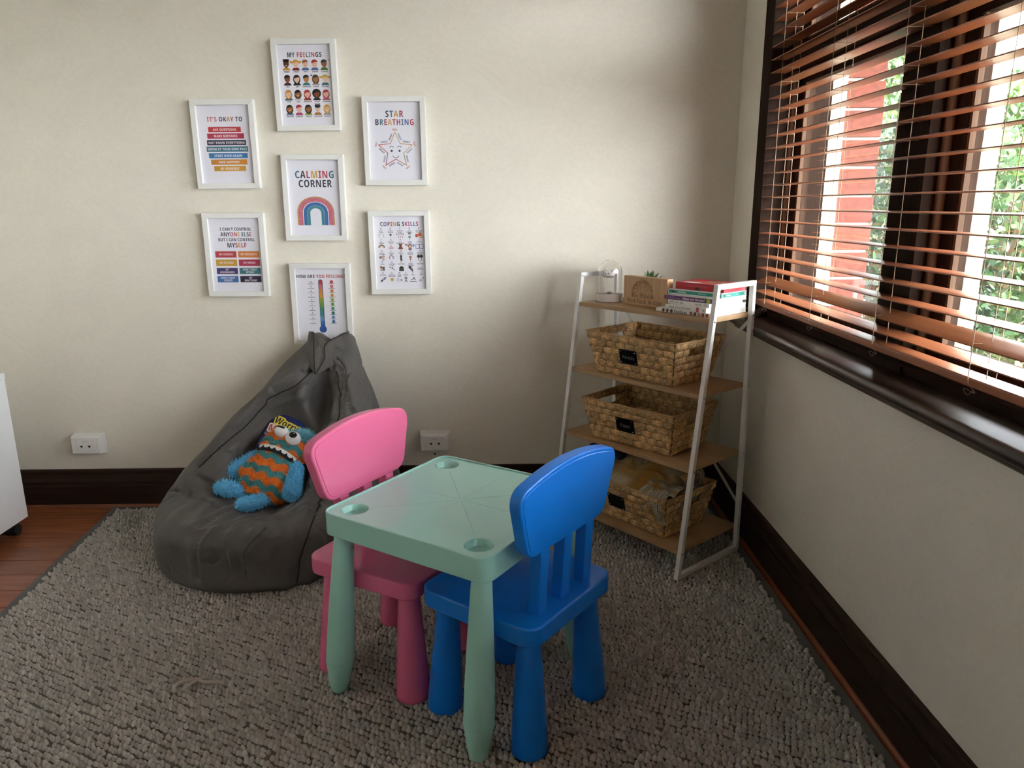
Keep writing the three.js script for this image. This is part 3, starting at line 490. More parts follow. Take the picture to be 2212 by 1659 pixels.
{
  const FW = 0.2438, FH = 0.3326, B = 0.0205, DZ = 0.030, ZK = (3.06301 - 0.03) / (3.06301 - 0.015);
  const list = [['feelings', -1.6946, 1.7276, 0.0083, 'white framed print titled MY FEELINGS with twenty cartoon faces, topmost on the wall'], ['okay', -2.0251, 1.5100, 0.0044, "white framed print titled IT'S OKAY TO with seven coloured bars"], ['star', -1.3603, 1.5199, 0, 'white framed print titled STAR BREATHING with an outlined smiling star'], ['calming', -1.6908, 1.3050, -0.0026, 'white framed print titled CALMING CORNER with a rainbow, in the middle of the group'], ['control', -2.0230, 1.0820, -0.0043, 'white framed print reading I CAN\'T CONTROL ANYONE ELSE above eight coloured boxes'], ['coping', -1.3582, 1.0861, 0.004, 'white framed print titled COPING SKILLS with an alphabet of small pictures'], ['thermometer', -1.6897, 0.8792, -0.0055, 'white framed print titled HOW ARE YOU FEELING with a thermometer, behind the bean bag tip']];
  const bevelBar = (L, outer) => { // mitred moulding bar, lying along x, outer edge at y = 0
    const s = new THREE.Shape([[-L / 2, 0], [L / 2, 0], [L / 2 - B, -B], [-L / 2 + B, -B]].map(([x, y]) => new THREE.Vector2(x, y)));
    const g = new THREE.ExtrudeGeometry(s, { depth: DZ - 0.003, bevelEnabled: true, bevelThickness: 0.0012, bevelSize: 0.0009, bevelOffset: -0.0009, bevelSegments: 2 }); g.translate(0, 0, 0.0018); return g; };
  const gh = bevelBar(FW), gv = bevelBar(FH), pg = new THREE.PlaneGeometry(FW - 2 * B + 0.004, FH - 2 * B + 0.004), panG = new THREE.PlaneGeometry(FW - 2 * B + 0.002, FH - 2 * B + 0.002), bg = span(-FW / 2 + 0.004, FW / 2 - 0.004, -FH / 2 + 0.004, FH / 2 - 0.004, 0.002, 0.012);
  const backM = std({ color: lin(0.3, 0.25, 0.18), roughness: 0.9 }), acryl = phys({ color: 0xffffff, transmission: 1, thickness: 0, roughness: 0.06, ior: 1.4 });
  for (const [k, x, y, t, label] of list) {
    const f = thing('framed_print', label, 'picture', [camera.position.x + (x - camera.position.x) * ZK, camera.position.y + (y - camera.position.y) * ZK, 0], 0, 'white framed prints on the wall');
    f.rotation.z = t;
    part('frame_bar', gh, whitePaint, f).position.set(0, FH / 2, 0);
    let b = part('frame_bar', gh, whitePaint, f); b.position.set(0, -FH / 2, 0); b.rotation.z = Math.PI;
    b = part('frame_bar', gv, whitePaint, f); b.position.set(-FW / 2, 0, 0); b.rotation.z = Math.PI / 2;
    b = part('frame_bar', gv, whitePaint, f); b.position.set(FW / 2, 0, 0); b.rotation.z = -Math.PI / 2;
    part('backing', bg, backM, f);
    part('print', pg, std({ map: canvasTex(CW, CH, prints[k]), roughness: 0.55 }), f).position.z = 0.0165;
    part('pane', panG, acryl, f).position.z = 0.0195;
  }
}
// ------------------------------------------------------------------ power points
{
  function outlet(label, x, y) {
    const o = thing('power_point', label, 'power point', [x, y, 0]);
    // surface box with slanting sides: wide at the wall, narrower at the face
    const W0 = 0.070, H0 = 0.047, W1 = 0.0585, H1 = 0.0365, D = 0.046, v = [];
    const ring = (w, h, z) => [[-w, -h, z], [w, -h, z], [w, h, z], [-w, h, z]];
    const A = ring(W0 - 0.004, H0 - 0.003, 0.0005), B = ring(W1 + 0.001, H1 + 0.001, D - 0.004), C = ring(W1 - 0.002, H1 - 0.002, D);
    const q = (a, b, c, d) => v.push(...a, ...b, ...c, ...a, ...c, ...d);
    for (let i = 0; i < 4; i++) { const j = (i + 1) % 4; q(A[i], A[j], B[j], B[i]); q(B[i], B[j], C[j], C[i]); }
    q(C[0], C[1], C[2], C[3]);
    const g = new THREE.BufferGeometry(); g.setAttribute('position', new THREE.Float32BufferAttribute(v, 3)); g.setAttribute('uv', new THREE.Float32BufferAttribute(new Float32Array(v.length / 3 * 2), 2)); g.computeVertexNormals();
    part('mounting_box', g, whitePlastic, o);
    part('face_plate', rbox(0.082, 0.060, 0.0026, 0.0012).translate(0.003, -0.0005, D + 0.0008), whitePlastic, o);
    for (const s of [-1, 1]) {
      const c = part('socket', new THREE.CylinderGeometry(0.0085, 0.0085, 0.0012, 24).rotateX(Math.PI / 2), whitePlastic, o); c.position.set(0.002 + s * 0.0165, -0.003, D + 0.0025);
      const sl = new THREE.Shape(); sl.moveTo(-0.0066, 0.0045); sl.lineTo(0.0066, 0.0045); sl.lineTo(0.0045, 0.0002); sl.lineTo(0, -0.0066); sl.lineTo(-0.0045, 0.0002); sl.closePath();
      part('slot', new THREE.ExtrudeGeometry(sl, { depth: 0.0006, bevelEnabled: false }).translate(0.002 + s * 0.0165, -0.003, D + 0.0031), blackMat, o);
      part('switch', rbox(0.0055, 0.003, 0.0022, 0.0006).translate(0.002 + s * 0.0065, 0.0185, D + 0.0026), std({ color: lin(0.35, 0.34, 0.33), roughness: 0.5 }), o);
    }
  }
  outlet('white double power point beside the cabinet, left of the bean bag', -2.722, 0.288);
  outlet('white double power point in shade between the pink chair and the shelf', -1.239, 0.284);
}

// ================================================================== CHILDREN'S TABLE AND CHAIRS
function rrect(w, h, r, hole) { const s = hole ? new THREE.Path() : new THREE.Shape(), x = -w / 2, y = -h / 2; s.moveTo(x + r, y); s.lineTo(x + w - r, y); s.absarc(x + w - r, y + r, r, -Math.PI / 2, 0); s.lineTo(x + w, y + h - r); s.absarc(x + w - r, y + h - r, r, 0, Math.PI / 2); s.lineTo(x + r, y + h); s.absarc(x + r, y + h - r, r, Math.PI / 2, Math.PI); s.lineTo(x, y + r); s.absarc(x + r, y + r, r, Math.PI, Math.PI * 1.5); return s; }
const flatY = (g, y) => g.rotateX(-Math.PI / 2).translate(0, y, 0);
const plasticGrain = dataTex(256, 256, (u, v) => 0.5 + 0.3 * tnoise(u, v, 90, 3) + 0.2 * tnoise(u, v, 50, 6));
const plastic = (r, g, b, rough = 0.36) => std({ color: lin(r, g, b), roughness: rough });
{
  const mint = plastic(0.36, 0.70, 0.61, 0.17), mintLeg = std({ color: lin(0.36, 0.70, 0.61), roughness: 0.5, bumpMap: plasticGrain, bumpScale: 0.0003 });
  const H = 0.532, A = 0.2535, T = thing('kids_table', 'square mint green plastic children\'s table with cup recesses', 'table', [-1.0617, 0, 1.2650], -0.5858);
  const outer = rrect(2 * A, 2 * A, 0.036); outer.holes.push(rrect(2 * A - 0.012, 2 * A - 0.012, 0.030, true));
  part('apron', flatY(new THREE.ExtrudeGeometry(outer, { depth: 0.055, bevelEnabled: true, bevelThickness: 0.0025, bevelSize: 0.0025, bevelOffset: -0.0025, bevelSegments: 3, curveSegments: 14 }), H - 0.0555), mint, T);
  const topS = rrect(2 * A - 0.010, 2 * A - 0.010, 0.031), cups = [[-1, -1], [1, -1], [1, 1], [-1, 1]].map(([i, j]) => [i * (A - 0.062), j * (A - 0.062)]);
  for (const [x, y] of cups) { const p = new THREE.Path(); p.absarc(x, y, 0.0335, 0, Math.PI * 2, true); topS.holes.push(p); }
  part('tabletop', flatY(new THREE.ExtrudeGeometry(topS, { depth: 0.006, bevelEnabled: false, curveSegments: 32 }), H - 0.0085), mint, T);
  const cupG = new THREE.LatheGeometry([[0, -0.016], [0.026, -0.016], [0.0295, -0.0135], [0.0318, -0.002], [0.0345, 0.0008], [0.0355, 0.0002]].map(([x, y]) => new THREE.Vector2(x, y)), 40);
  for (const [x, y] of cups) part('cup_recess', cupG, mint, T).position.set(x, H - 0.0025, -y);
  for (let k = 0; k < 8; k++) { const a = k * Math.PI / 4 + 0.0, L = k % 2 ? 0.20 : 0.15, m = part('moulded_line', new THREE.CylinderGeometry(0.0012, 0.0012, L, 8, 1).rotateZ(Math.PI / 2).scale(1, 0.35, 1).translate(L / 2 + 0.01, -0.0001, 0), mint, T); m.position.set(0, H - 0.0023, 0); m.rotation.y = a; }
  const lp = [[0, 0], [0.0185, 0], [0.0225, 0.004], [0.0262, 0.022], [0.0305, 0.048], [0.0340, 0.072], [0.0356, 0.088], [0.0362, 0.0895], [0.0370, 0.0905], [0.0372, 0.094], [0.0366, 0.13], [0.0350, 0.20], [0.0322, 0.28], [0.0285, 0.36], [0.0250, 0.43], [0.0232, 0.470]];
  const legG = new THREE.LatheGeometry(lp.map(([x, y]) => new THREE.Vector2(x, y)), 36);
  for (const [fx, fz, tx, tz] of [[-0.250, 0.230, -0.200, 0.226], [0.212, 0.238, 0.222, 0.226], [0.232, -0.232, 0.214, -0.214], [-0.232, -0.232, -0.214, -0.214]]) {
    const l = part('leg', legG, mintLeg, T), d = V3(tx - fx, 0.47, tz - fz); l.position.set(fx, 0.011, fz); l.quaternion.setFromUnitVectors(V3(0, 1, 0), d.clone().normalize());
  }
}
function kidsChair(label, pos, turn, m, bz) {
  const c = thing('kids_chair', label, 'chair', pos, turn, "children's plastic chairs at the table");
  const seatS = rrect(0.362, 0.352, 0.042);
  part('seat', flatY(new THREE.ExtrudeGeometry(seatS, { depth: 0.036, bevelEnabled: true, bevelThickness: 0.006, bevelSize: 0.006, bevelOffset: -0.006, bevelSegments: 4, curveSegments: 12 }), 0.320), m, c);
  const legG = new THREE.LatheGeometry([[0, 0], [0.0405, 0], [0.0445, 0.0035], [0.0452, 0.010], [0.0440, 0.04], [0.0385, 0.13], [0.0325, 0.22], [0.0280, 0.29], [0.0268, 0.318]].map(([x, y]) => new THREE.Vector2(x, y)), 36);
  for (const [x, z] of [[-1, -1], [1, -1], [1, 1], [-1, 1]]) { const l = part('leg', legG, m, c); l.position.set(x * 0.1355, 0.0115, z * 0.1355); l.quaternion.setFromUnitVectors(V3(0, 1, 0), V3(-x * 0.012, 0.318, -z * 0.012).normalize()); }
  // back panel: wide rounded board, arched at the top, leaning back a little
  const P = new THREE.Shape(), hw = 0.199; P.moveTo(-0.130, 0); P.lineTo(0.130, 0); P.quadraticCurveTo(0.163, 0.002, 0.172, 0.036); P.lineTo(hw, 0.128); P.quadraticCurveTo(0.206, 0.166, 0.170, 0.176); P.quadraticCurveTo(0, 0.222, -0.170, 0.176); P.quadraticCurveTo(-0.206, 0.166, -hw, 0.128); P.lineTo(-0.172, 0.036); P.quadraticCurveTo(-0.163, 0.002, -0.130, 0);
  const g = new THREE.ExtrudeGeometry(P, { depth: 0.022, bevelEnabled: true, bevelThickness: 0.005, bevelSize: 0.005, bevelOffset: -0.005, bevelSegments: 4, curveSegments: 24 });
  const lean = 0.06, back = group('backrest', c); back.position.set(0, 0.520, bz); back.rotation.x = lean;
  part('panel', g.translate(0, 0, -0.006), m, back);
  const face = new THREE.ExtrudeGeometry(P, { depth: 0.0012, bevelEnabled: true, bevelThickness: 0.0008, bevelSize: 0.0008, bevelOffset: -0.0105, bevelSegments: 1, curveSegments: 24 });
  part('raised_face', face.clone().translate(0, 0, 0.0205), m, back);
  part('raised_face', face.clone().translate(0, 0, -0.0118), m, back);
  for (const x of [-0.098, 0, 0.098]) part('post', bar(V3(x, 0.345, bz - 0.002), V3(x * 0.98, 0.540, bz + 0.008), 0.036, 0.030, V3(1, 0, 0), 0.003), m, c);
  return c;
}
kidsChair('pink plastic children\'s chair facing the window side, beside the bean bag', [-1.2436, 0, 1.1686], -2.0945, plastic(0.78, 0.160, 0.318, 0.27), 0.106);
kidsChair('bright blue plastic children\'s chair seen from behind, nearest the camera', [-0.9172, 0, 1.3738], 0.9028, plastic(0.002, 0.205, 0.790, 0.33), 0.129);

// ================================================================== WHITE CABINET ON CASTORS
{
  const c = thing('drawer_cabinet', 'white drawer cabinet on black castors at the left edge', 'cabinet', [-2.873, 0, 0.250]);
  const wm = std({ color: lin(0.82, 0.83, 0.84), roughness: 0.4 });
  part('body', rbox(0.42, 0.572, 0.50, 0.002).translate(-0.21, 0.058 + 0.286, 0.25), wm, c);
  part('top', rbox(0.424, 0.024, 0.504, 0.003).translate(-0.21, 0.642, 0.25), wm, c);
  for (let k = 0; k < 3; k++) { const d = part('drawer', rbox(0.016, 0.182, 0.47, 0.003).translate(-0.428, 0.16 + k * 0.19, 0.25), wm, c); part('handle', rbox(0.012, 0.012, 0.12, 0.004).translate(-0.442, 0.22 + k * 0.19, 0.25), steel, d); }
  const wheel = new THREE.CylinderGeometry(0.022, 0.022, 0.018, 20).rotateZ(Math.PI / 2);
  for (const [x, z] of [[-0.045, 0.050], [-0.375, 0.050], [-0.045, 0.45], [-0.375, 0.45]]) { const k = group('castor', c); k.position.set(x, 0, z); part('wheel', wheel, blackMat, k).position.set(0, 0.022, 0); part('wheel', wheel, blackMat, k).position.set(0.022, 0.022, 0); part('fork', rbox(0.036, 0.02, 0.03, 0.003).translate(0.011, 0.048, 0), blackMat, k); }
}

// ================================================================== LADDER SHELF
const SH = { x0: -0.3520, z0: 0.7585, th: 0.8857, W: 0.6164, D: 0.3536, b: 0.135, c: 0.0082, H: 1.0109, h: [0.9078, 0.6557, 0.4029, 0.1144] };
const SU = V3(Math.cos(SH.th), 0, Math.sin(SH.th)), SV = V3(Math.sin(SH.th), 0, -Math.cos(SH.th));
const onShelf = (u, w, y) => V3(SH.x0, y, SH.z0).addScaledVector(SU, u).addScaledVector(SV, w);   // u: from the right end, w: from the front foot
{
  const o = onShelf(-SH.W / 2, SH.D / 2, 0), s = thing('ladder_shelf', 'four-tier ladder shelf with white metal frame and pale timber boards in the corner', 'shelf', [o.x, 0, o.z], -SH.th);
  const L = (u, w, y) => V3(u + SH.W / 2, y, -(w - SH.D / 2)), fw = (y) => SH.b * y, rw = (y) => SH.D - SH.c * y, T = 0.017;
  for (const u of [-SH.W, 0]) {
    const yb = 0.016;
    part('upright', bar(L(u, fw(yb), yb), L(u, fw(SH.H), SH.H), T, T), whiteMetal, s);
    part('upright', bar(L(u, rw(yb), yb), L(u, rw(SH.H), SH.H), T, T), whiteMetal, s);
    part('top_rail', bar(L(u, fw(SH.H) - T * 0.5, SH.H), L(u, rw(SH.H) + T * 0.5, SH.H), T, T), whiteMetal, s);
    part('foot_rail', bar(L(u, fw(yb) - T * 0.5, yb + 0.006), L(u, rw(yb) + T * 0.5, yb + 0.006), T, T), whiteMetal, s);
    for (const h of SH.h) for (const w of [fw(h - 0.008), rw(h - 0.008)]) part('bolt', new THREE.SphereGeometry(0.0042, 10, 6).translate(...L(u + (u ? -1 : 1) * T / 2, w, h - 0.008).toArray()), steel, s);
  }
  const bt = [0, 1].map((k) => std({ map: woodTex(140 + k, 34, [0.60, 0.475, 0.335], [0.74, 0.615, 0.455], 256, 512), roughness: 0.5 }));
  SH.h.forEach((h, k) => {
    const w0 = fw(h) - T * 0.3, w1 = rw(h) + T * 0.1, g = woodUV(rbox(SH.W - T - 0.002, 0.0155, w1 - w0, 0.0012), 1.6); g.translate(0, h - 0.0078, -((w0 + w1) / 2 - SH.D / 2)); part('shelf_board', g, bt[k % 2], s);
  });
  const B0 = 0.885, B1 = 0.190, e = 0.013;
  part('brace', bar(L(-SH.W + 0.01, rw(B0) + e, B0), L(-0.01, rw(B1) + e, B1), 0.012, 0.002, V3(0, 1, 0), 0.0005), whiteMetal, s);
  part('brace', bar(L(-0.01, rw(B0) + e + 0.004, B0), L(-SH.W + 0.01, rw(B1) + e + 0.004, B1), 0.012, 0.002, V3(0, 1, 0), 0.0005), whiteMetal, s);
}

// ================================================================== WOVEN BASKETS
const strawMats = [0, 1, 2, 3, 4].map((k) => std({ map: dataTex(128, 64, (u, v) => { const s = 0.84 + 0.14 * n2(k * 9 + u * 1.4, v * 6) + 0.10 * n2(k * 5 + u * 2.2, v * 14) - 0.20 * smooth(n2(k * 3 + u * 1.3 + 7, v * 7), 0.30, 0.6), t = 1.02 + 0.05 * k; return [0.86 * s * t, 0.695 * s * t, 0.475 * s * t]; }, true), roughness: 0.7 }));
const stakeMat = std({ color: lin(0.60, 0.44, 0.24), roughness: 0.8 }), linerMat = std({ color: lin(0.21, 0.13, 0.065), roughness: 0.9 });
const patchGeos = [0, 1, 2].map((k) => { const g = new THREE.PlaneGeometry(1, 1, 6, 4), p = g.attributes.position; for (let i = 0; i < p.count; i++) { const x = p.getX(i), y = p.getY(i), f = (1 - (2 * x) ** 4) * (1 - (2 * y) ** 4); p.setXYZ(i, x, y * (1 - 0.10 * Math.abs(2 * x) ** 3), f * (0.85 + 0.28 * n2(k * 5 + x * 2, y * 4)) + 0.12 * n2(x * 2 + k, y * 9)); } g.computeVertexNormals(); return g; });
const BK = { rw: 0.409, rd: 0.2944, bw: 0.3463, bd: 0.2212, h: 0.157 };
function basket(label, cx, cy, cz, th, seed, text, tagX) {
  const b = thing('woven_basket', label, 'basket', [cx, cy, cz], -th, 'woven baskets on the ladder shelf'), r = rng(seed);
  const sides = [ // outward normal n, width direction
    { along: V3(1, 0, 0), out: V3(0, 0, 1), wB: BK.bw, wT: BK.rw, dB: BK.bd / 2, dT: BK.rd / 2, cols: 9 }, { along: V3(-1, 0, 0), out: V3(0, 0, -1), wB: BK.bw, wT: BK.rw, dB: BK.bd / 2, dT: BK.rd / 2, cols: 9, inner: true },
    { along: V3(0, 0, -1), out: V3(1, 0, 0), wB: BK.bd, wT: BK.rd, dB: BK.bw / 2, dT: BK.rw / 2, cols: 6, hole: true }, { along: V3(0, 0, 1), out: V3(-1, 0, 0), wB: BK.bd, wT: BK.rd, dB: BK.bw / 2, dT: BK.rw / 2, cols: 6, hole: true, inner: true }];
  const rows = 6, liner = [], stakes = [];
  for (const S of sides) {
    const tilt = Math.atan2(S.dT - S.dB, BK.h), up = V3(0, Math.cos(tilt), 0).addScaledVector(S.out, Math.sin(tilt)), nor = S.along.clone().cross(up).normalize(), Ls = BK.h / Math.cos(tilt);
    const at = (s, t, off) => S.out.clone().multiplyScalar(lerp(S.dB, S.dT, t)).addScaledVector(S.along, s).add(V3(0, t * BK.h, 0)).addScaledVector(nor, off);
    const hz = [-0.058, 0.058], ht = [0.62, 0.86];
    const quad = (s0, s1, t0, t1, trap) => { const a = [at(s0 * (trap ? lerp(S.wB, S.wT, t0) : 1), t0, 0), at(s1 * (trap ? lerp(S.wB, S.wT, t0) : 1), t0, 0), at(s1 * (trap ? lerp(S.wB, S.wT, t1) : 1), t1, 0), at(s0 * (trap ? lerp(S.wB, S.wT, t1) : 1), t1, 0)], g = new THREE.BufferGeometry(); g.setAttribute('position', new THREE.Float32BufferAttribute([a[0], a[1], a[2], a[0], a[2], a[3]].flatMap((v) => v.toArray()), 3)); g.setAttribute('uv', new THREE.Float32BufferAttribute(new Float32Array(12), 2)); g.computeVertexNormals(); return g; };
    if (!S.hole) liner.push(quad(-0.5, 0.5, 0, 1, true));
    else { liner.push(quad(-0.5, 0.5, 0, ht[0], true), quad(-0.5, 0.5, ht[1], 1, true)); const w = lerp(S.wB, S.wT, 0.74); liner.push(quad(-0.5 * w, hz[0], ht[0], ht[1]), quad(hz[1], 0.5 * w, ht[0], ht[1])); }
    for (let j = 0; j < rows; j++) {
      const t0 = j / rows, t1 = (j + 1) / rows, tm = (t0 + t1) / 2, w = lerp(S.wB, S.wT, tm), n = S.cols + (j % 2), step = w / S.cols;
      for (let i = 0; i < n; i++) {
        let s0 = -w / 2 + (i - (j % 2 ? 0.5 : 0)) * step, s1 = s0 + step; s0 = Math.max(s0, -w / 2); s1 = Math.min(s1, w / 2); if (s1 - s0 < 0.006) continue;
        if (S.hole && tm > ht[0] - 0.02 && tm < ht[1] + 0.02) { if (s0 > hz[0] - 0.004 && s1 < hz[1] + 0.004) continue; if (s0 < hz[0] && s1 > hz[0]) s1 = hz[0]; else if (s0 < hz[1] && s1 > hz[1]) s0 = hz[1]; if (s1 - s0 < 0.006) continue; }
        const put = (dir) => { const m = part('weave_strip', patchGeos[Math.floor(r() * 3)], strawMats[Math.floor(r() * 5)], b), wob = (r() - 0.5) * 0.05; m.matrixAutoUpdate = true;
          const X = S.along.clone().multiplyScalar(dir), Z = nor.clone().multiplyScalar(dir), Y = up.clone().addScaledVector(X, wob).normalize();
          m.quaternion.setFromRotationMatrix(new THREE.Matrix4().makeBasis(X, Y, Z)); m.position.copy(at((s0 + s1) / 2, tm, dir * 0.0016)); m.scale.set((s1 - s0) * 0.955, Ls / rows * (0.965 + r() * 0.07), 0.0058 + r() * 0.0026); };
        put(1); if (S.inner) put(-1);
        if (i > 0) { const q = box(0.0022, Ls / rows * 0.8, 0.0022); q.applyMatrix4(new THREE.Matrix4().makeBasis(S.along, up, nor).setPosition(at(s0, tm, 0.0035))); stakes.push(q); }
      }
    }
  }
  part('liner', merge(liner), linerMat, b);
  part('stakes', merge(stakes), stakeMat, b);
  part('base', span(-BK.bw / 2 + 0.002, BK.bw / 2 - 0.002, 0.0005, 0.006, -BK.bd / 2 + 0.002, BK.bd / 2 - 0.002), linerMat, b);
  const y = BK.h, c = [V3(-BK.rw / 2, y, BK.rd / 2), V3(BK.rw / 2, y, BK.rd / 2), V3(BK.rw / 2, y, -BK.rd / 2), V3(-BK.rw / 2, y, -BK.rd / 2)], k = [V3(-BK.bw / 2, 0.004, BK.bd / 2), V3(BK.bw / 2, 0.004, BK.bd / 2), V3(BK.bw / 2, 0.004, -BK.bd / 2), V3(-BK.bw / 2, 0.004, -BK.bd / 2)];
  for (let i = 0; i < 4; i++) { const a = c[i], d = c[(i + 1) % 4], pts = []; for (let q = 0; q <= 12; q++) pts.push(a.clone().lerp(d, q / 12).add(V3(0, 0.0016 * n2(seed + i * 3, q * 0.9), 0))); part('rim', tube(pts, 0.0036, 36, 6), strawMats[i % 5], b); part('base_cord', bar(k[i], k[(i + 1) % 4], 0.006, 0.006, V3(0, 1, 0), 0.002), strawMats[1], b); }
  // chalk label on the front
  const tilt = Math.atan2((BK.rd - BK.bd) / 2, BK.h), tag = group('label_tag', b); tag.position.set(tagX, 0.083, lerp(BK.bd, BK.rd, 0.083 / BK.h) / 2 + 0.0095); tag.rotation.x = tilt;
  const tg = rbox(0.081, 0.055, 0.0022, 0.001), tex = canvasTex(256, 176, (g2, w, h) => { g2.fillStyle = '#0d0e12'; g2.fillRect(0, 0, w, h); if (text) { g2.font = '58px sans-serif'; g2.fillStyle = '#8f9496'; g2.textAlign = 'center'; g2.textBaseline = 'middle'; g2.save(); g2.translate(w / 2 + 4, h / 2 + 4); g2.rotate(0.02); g2.transform(1, 0, -0.08, 1, 0, 0); g2.fillText(text, 0, 0); g2.restore(); } });
  const plain = std({ color: lin(0.006, 0.006, 0.008), roughness: 0.6 }); part('board', tg, plain, tag); part('face', new THREE.PlaneGeometry(0.079, 0.053).translate(0, 0, 0.0014), phys({ map: tex, roughness: 0.9, specularIntensity: 0.3 }), tag);
  for (const [px, py] of [[-1, -1], [1, -1], [1, 1], [-1, 1]]) part('pin', rbox(0.0052, 0.0024, 0.0024, 0.001).rotateZ(px * py * 0.7).translate(px * 0.0335, py * 0.021, 0.0022), whitePlastic, tag);
  return b;
}
basket('woven straw basket labelled Pencils on the second shelf from the top', -0.3837, SH.h[1], 0.3798, 0.8735, 201, 'Pencils', -0.004);
basket('woven straw basket labelled Paper on the third shelf from the top', -0.3947, SH.h[2], 0.3847, 0.797, 202, 'Paper', -0.006);
basket('woven straw basket with a blank black tag, holding a throw', -0.3992, SH.h[3], 0.4362, 0.8872, 203, '', -0.03);

// ================================================================== BEAN BAG
const bagField = (() => {
  const cone = (x, y, z, a, b, ra, rb) => { const bx = b[0] - a[0], by = b[1] - a[1], bz = b[2] - a[2], h = clamp(((x - a[0]) * bx + (y - a[1]) * by + (z - a[2]) * bz) / (bx * bx + by * by + bz * bz), 0, 1); return Math.hypot(x - a[0] - bx * h, y - a[1] - by * h, z - a[2] - bz * h) - (ra + (rb - ra) * h); };
  const ell = (x, y, z, c, r) => { const qx = (x - c[0]) / r[0], qy = (y - c[1]) / r[1], qz = (z - c[2]) / r[2], k = Math.hypot(qx, qy, qz), g = Math.hypot(qx / r[0], qy / r[1], qz / r[2]); return g > 1e-6 ? k * (k - 1) / g : -0.1; };
  const smin = (a, b, k) => { const h = Math.max(k - Math.abs(a - b), 0) / k; return Math.min(a, b) - h * h * k / 4; };
  const smax = (a, b, k) => -smin(-a, -b, k);
  const drum = (x, y, z) => { const r = Math.hypot((x + 1.840) / 0.395, (z - 0.450) / 0.385), d = (r - 1) * 0.385 + 0.062, dy = Math.abs(y - 0.112) - 0.122 + 0.062; return Math.min(Math.max(d, dy), 0) + Math.hypot(Math.max(d, 0), Math.max(dy, 0)) - 0.062; };
  return (x, y, z) => {
    let d = drum(x, y, z);
    d = smin(d, cone(x, y, z, [-1.82, 0.24, 0.25], [-1.655, 0.640, 0.120], 0.220, 0.090), 0.09);       // back
    d = smin(d, cone(x, y, z, [-2.065, 0.195, 0.335], [-1.692, 0.735, 0.090], 0.150, 0.042), 0.05);    // left side, up to the tip
    d = smin(d, cone(x, y, z, [-1.555, 0.225, 0.330], [-1.582, 0.735, 0.085], 0.205, 0.040), 0.06);    // right side, up to the tip
    d = smax(d, -ell(x, y, z, [-1.815, 0.450, 0.500], [0.195, 0.262, 0.270]), 0.06);                   // hollow of the seat
    d = smax(d, -ell(x, y, z, [-1.665, 0.575, 0.275], [0.060, 0.140, 0.110]), 0.05);                   // hollow under the tip
    return smax(d, 0.013 - y, 0.02);
  };
})();
const bagSnap = (x, y, z, off = 0) => { const p = V3(x, y, z), e = 0.002; for (let k = 0; k < 12; k++) { const d = bagField(p.x, p.y, p.z) - off, g = V3(bagField(p.x + e, p.y, p.z) - bagField(p.x - e, p.y, p.z), bagField(p.x, p.y + e, p.z) - bagField(p.x, p.y - e, p.z), bagField(p.x, p.y, p.z + e) - bagField(p.x, p.y, p.z - e)); if (g.lengthSq() < 1e-12) break; p.addScaledVector(g.normalize(), -d * 0.9); } return p; };
